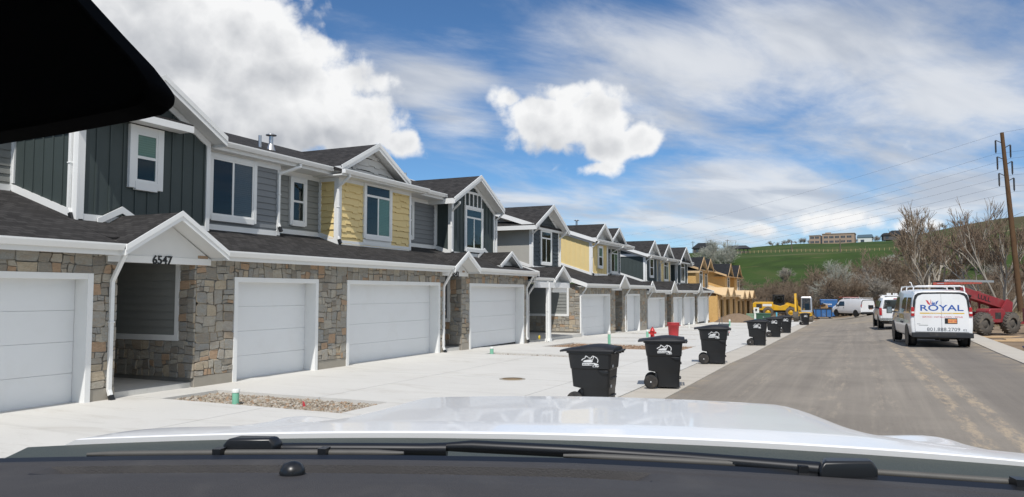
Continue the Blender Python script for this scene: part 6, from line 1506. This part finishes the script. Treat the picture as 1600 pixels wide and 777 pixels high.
p1, a1 = wire_pole(PX, PY, -1.05, 'tall brown wooden utility pole with insulators at the right edge')
p2, a2 = wire_pole(-70, 205, 0, 'distant wooden utility pole hidden behind the town house roofs', 17.5)
p3, a3 = wire_pole(78, 4, 0, 'wooden utility pole beyond the right side of the picture')
for k in range(7):
    m = MB(); pts = []
    for A_, B_ in ((a2[k], a1[k]), (a1[k], a3[k])):
        for j in range(25):
            t_ = j/24; p = A_.lerp(B_, t_); p.z -= 4*(2.2 if k < 6 else 1.6)*t_*(1-t_); pts.append(p)
    m.tube(pts, .0085, 5); tag(m.build('power_line', M['darkmetal']), 'thin dark power line strung from the tall wooden pole to the left' if k < 6 else 'topmost thin ground wire strung over the tip of the tall wooden pole', 'power line', 'power lines on the tall pole' if k < 6 else None)

# ------------------------------------------------------------------ the pickup the camera sits in
M['truck'] = pbr('truck_paint', (.85,.85,.845), .24, coat=.42, spec=.35, var=.02, vscale=1.0, dirt=(.60,.57,.52), dscale=5, damt=.08)
M['dash'] = pbr('dashboard_vinyl', (.046,.0435,.044), .66, var=.15, vscale=5, bump=.35, bscale=420, dirt=(.085,.08,.075), dscale=6, damt=.35)
M['cowl'] = pbr('cowl_plastic', (.052,.062,.057), .6, var=.15, vscale=4, bump=.2, bscale=300)
M['wiper'] = pbr('wiper_black', (.010,.011,.013), .35); M['wiper_blade'] = pbr('wiper_rubber', (.085,.082,.075), .6, var=.25, vscale=20)
M['mirror_black'] = pbr('mirror_housing', (.003,.003,.003), .9, spec=.05); M['headliner'] = pbr('headliner', (.30,.29,.27), .9)
TH = R(16); XC = -.10
tk = empty('pickup_truck', (XC*math.cos(TH), XC*math.sin(TH), 0), TH, 'white pickup truck seen from inside, bonnet, wipers and dark dashboard at the bottom edge', 'pickup truck')
def hood_hw(y): return 1.22-.16*smooth(1.50,1.95,y)
def hood_z(X, y):
    base = lerp_tab([(1.5,.298),(1.75,.300),(2.1,.318),(2.45,.338),(2.7,.358),(2.9,.38)], y)
    a = abs(X)*1.06/hood_hw(y); dome = 1-smooth(.55,.82,a)
    # the dome narrows a little and drops to a lower shelf, then the wing crest
    drop = base+(.028+.012*(X > 0)*smooth(.5,1.0,a))*a*a+(1-dome)*.060*smooth(1.62,2.25,y)-.026*math.exp(-((a-.94)/.11)**2)*smooth(1.75,2.3,y)
    yf = 2.70-.26*X*X-.10*smooth(.55,.8,a)
    if y > yf-.10: drop += 2.4*(y-yf+.10)**2
    if a > .98: drop += .5*(a-.98)+12*(a-.98)**2
    return CAM_H-drop
hd = MB(); XS = frange(-1.0, 1.0, 72); NY = 46
for j in range(NY+1):
    for T_ in XS:
        X = T_*hood_hw(1.5); yr = 1.612-.065*X*X; y = yr+(2.98-.26*X*X-yr)*j/NY; X = T_*hood_hw(y); hd.v.append((X, y, hood_z(X, y)))
nx = len(XS)
for j in range(NY):
    for i in range(nx-1): hd.f.append((j*nx+i, j*nx+i+1, (j+1)*nx+i+1, (j+1)*nx+i)); hd.sm.append(True)
# turned-down rear lip
b0 = len(hd.v)
for i, X in enumerate(XS): x_, y_, z_ = hd.v[i]; hd.v.append((x_, y_+.002, z_-.012))
for i in range(nx-1): hd.f.append((b0+i, b0+i+1, i+1, i)); hd.sm.append(False)
hd.build('bonnet', M['truck'], tk)
cw = MB(); n = 40
for j, (yo, dz) in enumerate([(-.26,-.335),(-.16,-.332),(-.06,-.322),(.012,-.3095)]):
    for i in range(n+1):
        X = -1.22+2.44*i/n; cw.v.append((X, 1.60-.065*X*X+yo, CAM_H+dz-.028*X*X*.75))
for j in range(3):
    for i in range(n): cw.f.append((j*(n+1)+i, j*(n+1)+i+1, (j+1)*(n+1)+i+1, (j+1)*(n+1)+i)); cw.sm.append(True)
cw.build('cowl_panel', M['cowl'], tk)
def yd(X): return 1.352-.105*(X+.02)**2
ds = MB(); rows = [(0,-.3015),(-.012,-.296),(-.02,-.2945),(-.045,-.2948),(-.052,-.297),(-.056,-.314),(-.104,-.314),(-.110,-.2975),(-.14,-.2955),(-.165,-.296),(-.19,-.2965),(-.215,-.297),(-.25,-.2975),(-.32,-.299),(-.40,-.302),(-.55,-.33),(-.65,-.42),(-.70,-.60),(-.72,-1.0)]
XS2 = frange(-1.28, 1.28, 76)
for (yo, dz) in rows:
    for X in XS2:
        slot = 1.0 if (-.90 < X < .12) else 0.0
        z_ = dz
        if yo in (-.056,-.104) and not slot: z_ = -.297
        hump = .006*math.exp(-((yo+.20)/.035)**2)*(smooth(-.95,-.6,X)-smooth(.25,.5,X))-.006*smooth(-.28,-.40,yo)*math.cos(X*5)
        ds.v.append((X, yd(X)+yo, CAM_H+z_-.010*abs(X)+hump))
k2 = len(XS2)
for j in range(len(rows)-1):
    for i in range(k2-1): ds.f.append((j*k2+i, (j+1)*k2+i, (j+1)*k2+i+1, j*k2+i+1)); ds.sm.append(True)
do = ds.build('dashboard', M['dash'], tk, smooth_angle=30)
sl = MB()
for k in range(41):
    X = -.62+.82*k/40
for (y0, y1) in ((-.103,-.057),):
    P = []
    for X in frange(-.88,.10,40): P += [(X, yd(X)+y0, CAM_H-.3135-.010*abs(X)), (X, yd(X)+y1, CAM_H-.3135-.010*abs(X))]
    sl.add(P, [(2*i,2*i+2,2*i+3,2*i+1) for i in range(40)])
sl.build('defroster_slot', M['black'], do)
sn = MB(); sn.lathe([(.0205,0),(.021,.004),(.0195,.011),(.014,.018),(.006,.0215),(.001,.022)], 24, 'z', (-.455, 1.205, CAM_H-.3005)); sn.build('light_sensor', M['wiper'], do)
ws = MB(); P = []
for X in frange(-1.28,1.28,40): P += [(X, yd(X)-.004, CAM_H-.300-.010*abs(X)), (X, yd(X)+.020, CAM_H-.2945-.010*abs(X)), (X, yd(X)+.045, CAM_H-.31-.010*abs(X))]
for i in range(40): 
    for e in (0,1): ws.f.append((3*i+e,3*i+3+e,3*i+4+e,3*i+1+e)); ws.sm.append(False)
ws.v = P; ws.build('windscreen_seal', M['wiper'], tk)
def wiper(blade, arm, block):
    w = empty('windscreen_wiper'); w.parent = tk
    b = MB(); pts = [Vector(p) for p in blade]; b.tube(pts, [.0035]+[.0065]*(len(pts)-2)+[.0035], 8); b.build('blade', M['wiper_blade'], w)
    a = MB(); a.tube([Vector(p) for p in arm], [.006]+[.012]*(len(arm)-2)+[.014], 8); a.build('arm', M['wiper'], w)
    c = Vector(block); k = MB(); k.loft([[(c.x+dx*sx, c.y+dy*sx, c.z+dz) for dx,dy in ((-.048,-.022),(.048,-.004),(.052,.03),(-.04,.022))] for dz, sx in ((-.014,1.0),(.006,1.0),(.018,.82))], smooth=False); k.build('holder', M['wiper'], w, .004, fix=True)
    for f in (.42, .75):
        p = pts[0].lerp(pts[-1], f); q = MB(); q.box(p.x-.008,p.y-.012,p.z-.012,p.x+.008,p.y+.012,p.z+.011); q.build('clip', M['wiper'], w)
zz = CAM_H
def bl(xs, off, dz): return [(X, yd(X)+off, zz+dz-.010*abs(X)) for X in xs]
wiper(bl(frange(-.92,-.32,12), .050, -.297), bl(frange(-.62,-.25,8), .10, -.300), (-.625, yd(-.62)+.075, zz-.297))
wiper(bl(frange(-.02,.95,14), .045, -.296), [(-.28, yd(-.28)+.10, zz-.298),(-.2, yd(-.2)+.10, zz-.295),(.0, yd(0)+.09, zz-.297),(.2, yd(.2)+.07, zz-.298),(.43, yd(.43)+.02, zz-.297)], (.455, yd(.45)+.012, zz-.294))
mm = MB(); mp = [(-.172,.121),(-.172,.114),(-.180,.1085),(-.194,.106),(-.244,.099),(-.35,.087),(-.46,.086),(-.48,.10),(-.48,.20),(-.44,.235),(-.30,.245),(-.234,.187),(-.207,.159),(-.186,.138)]
mm.prism(Fr((0,.42,CAM_H),(1,0,0),(0,0,1),(0,-1,0)), mp[::1], .0, .03); mo = mm.build('rear_view_mirror', M['mirror_black'], tk, .010)
st = MB(); st.tube([(-.33,.46,CAM_H+.20),(-.31,.52,CAM_H+.34),(-.29,.50,CAM_H+.42)], .03, 10); st.build('stem', M['mirror_black'], mo)
# shell of the cab so that the inside is shaded as it is
rf = MB(); rf.loft([rrect(-.98,.98,-1.25,.44,2.38,.12), rrect(-.96,.96,-1.22,.42,2.45,.12), rrect(-.84,.84,-1.0,.30,2.48,.12)], smooth=False); ro = rf.build('cab_roof', M['truck'], tk, .01, fix=True)
hl = MB(); hl.box(-.94,-1.2,2.36,.94,.40,2.372); hl.build('headliner', M['headliner'], ro)
for sg in (-1,1):
    p = MB(); p.bar((sg*1.24,1.10,1.60),(sg*.95,.42,2.40),.09,.10); p.build('windscreen_pillar', M['truck'], tk, .01)
    p = MB(); p.bar((sg*1.18,-.20,1.55),(sg*.95,-.22,2.40),.07,.16); p.build('door_pillar', M['truck'], tk, .01); p = MB(); p.bar((sg*1.18,-1.22,1.55),(sg*.95,-1.2,2.40),.09,.22); p.build('door_pillar', M['truck'], tk, .01)
    p = MB(); p.loft([[(sg*x,y,z) for x,z in ((1.14,.62),(1.23,.66),(1.25,1.2),(1.22,1.56),(1.15,1.58),(1.13,1.2))] for y in (-1.30,-.2,1.15)], smooth=False); d_ = p.build('door', M['truck'], tk, .01)
    q = MB(); q.box(min(sg*1.25,sg*1.28),-.05,1.30,max(sg*1.25,sg*1.28),.18,1.35); q.build('door_handle', M['black'], d_)
    p = MB(); pr = [(1.15,.70),(1.15,1.53),(1.50,1.54),(2.0,1.50),(2.40,1.42),(2.62,1.2),(2.60,.80),(2.46,.80),(2.40,1.02),(2.22,1.16),(1.98,1.16),(1.80,1.02),(1.72,.70)]
    p.prism(Fr((sg*1.14,0,0),(0,1,0),(0,0,1),(1,0,0)), pr, -.06, .06); p.build('front_wing', M['truck'], tk, .015)
    p = MB(); p.prism(Fr((sg*1.14,0,0),(0,1,0),(0,0,1),(1,0,0)), [(-3.5,.75),(-3.5,1.42),(-1.32,1.46),(-1.32,.72),(-1.85,.72),(-1.95,1.02),(-2.15,1.16),(-2.4,1.16),(-2.6,1.02),(-2.68,.75)], -.06, .06); p.build('bed_side', M['truck'], tk, .015)
    p = MB(); p.box(min(sg*.68,sg*.98),2.62,1.12,max(sg*.68,sg*.98),2.74,1.40); p.build('headlight', M['lamp_clear'], tk, .015)
    p = MB(); p.loft([[(sg*x,y,z) for x,z in ((1.32,1.42),(1.52,1.42),(1.52,1.76),(1.32,1.76))] for y in (.82,.95)], smooth=False); p.bar((sg*1.2,.9,1.52),(sg*1.34,.9,1.52),.05,.05); p.build('wing_mirror', M['black'], tk, .02)
    for yy in (2.10,-2.28): wheel(tk, sg*1.02, yy, .42, .28)
    s = MB(); s.box(sg*.45-.27,-.62,.95,sg*.45+.27,-.08,1.12); s.box(sg*.45-.26,-.72,1.1,sg*.45+.26,-.56,1.72); s.box(sg*.45-.13,-.72,1.76,sg*.45+.13,-.60,1.92); s.build('seat', M['dash'], tk, .05)
p = MB(); p.box(-1.14,-1.34,.75,1.14,-1.26,1.62); p.box(-1.0,-1.34,1.62,-.80,-1.26,2.36); p.box(.80,-1.34,1.62,1.0,-1.26,2.36); p.box(-.80,-1.34,2.2,.80,-1.26,2.36); p.build('cab_back', M['truck'], tk, .01)
p = MB(); p.box(-1.08,-3.5,.78,1.08,-1.36,.84); p.box(-1.08,-3.55,.8,1.08,-3.49,1.42); p.build('bed', M['truck'], tk, .01)
p = MB(); p.box(-1.12,-1.26,.55,1.12,1.1,.68); p.box(-.45,-3.5,.5,.45,2.6,.7); p.build('floor', M['darkmetal'], tk)
p = MB(); p.box(-.66,2.64,.98,.66,2.73,1.42); g_ = p.build('grille', M['black'], tk, .01)
for k in range(4): q = MB(); q.box(-.64,2.73,1.04+k*.1,.64,2.75,1.08+k*.1); q.build('bar', M['chrome'], g_)
p = MB(); p.loft([[(x,y,z) for x,z in ((-1.02,.66),(1.02,.66),(1.02,.94),(-1.02,.94))] for y in (2.62,2.88)], smooth=False); p.build('bumper', M['chrome'], tk, .03)
sw = MB(); pts = [(-.45+.19*math.cos(a), .55+.05*math.sin(a), 1.50+.18*math.sin(a)) for a in frange(0, 2*math.pi, 28)]; sw.tube(pts, .016, 8, False); sw.tube([(-.45,.66,1.42),(-.45,.56,1.5)], .05, 10); sw.bar((-.62,.55,1.5),(-.28,.55,1.5),.03,.05); sw.build('steering_wheel', M['black'], tk)
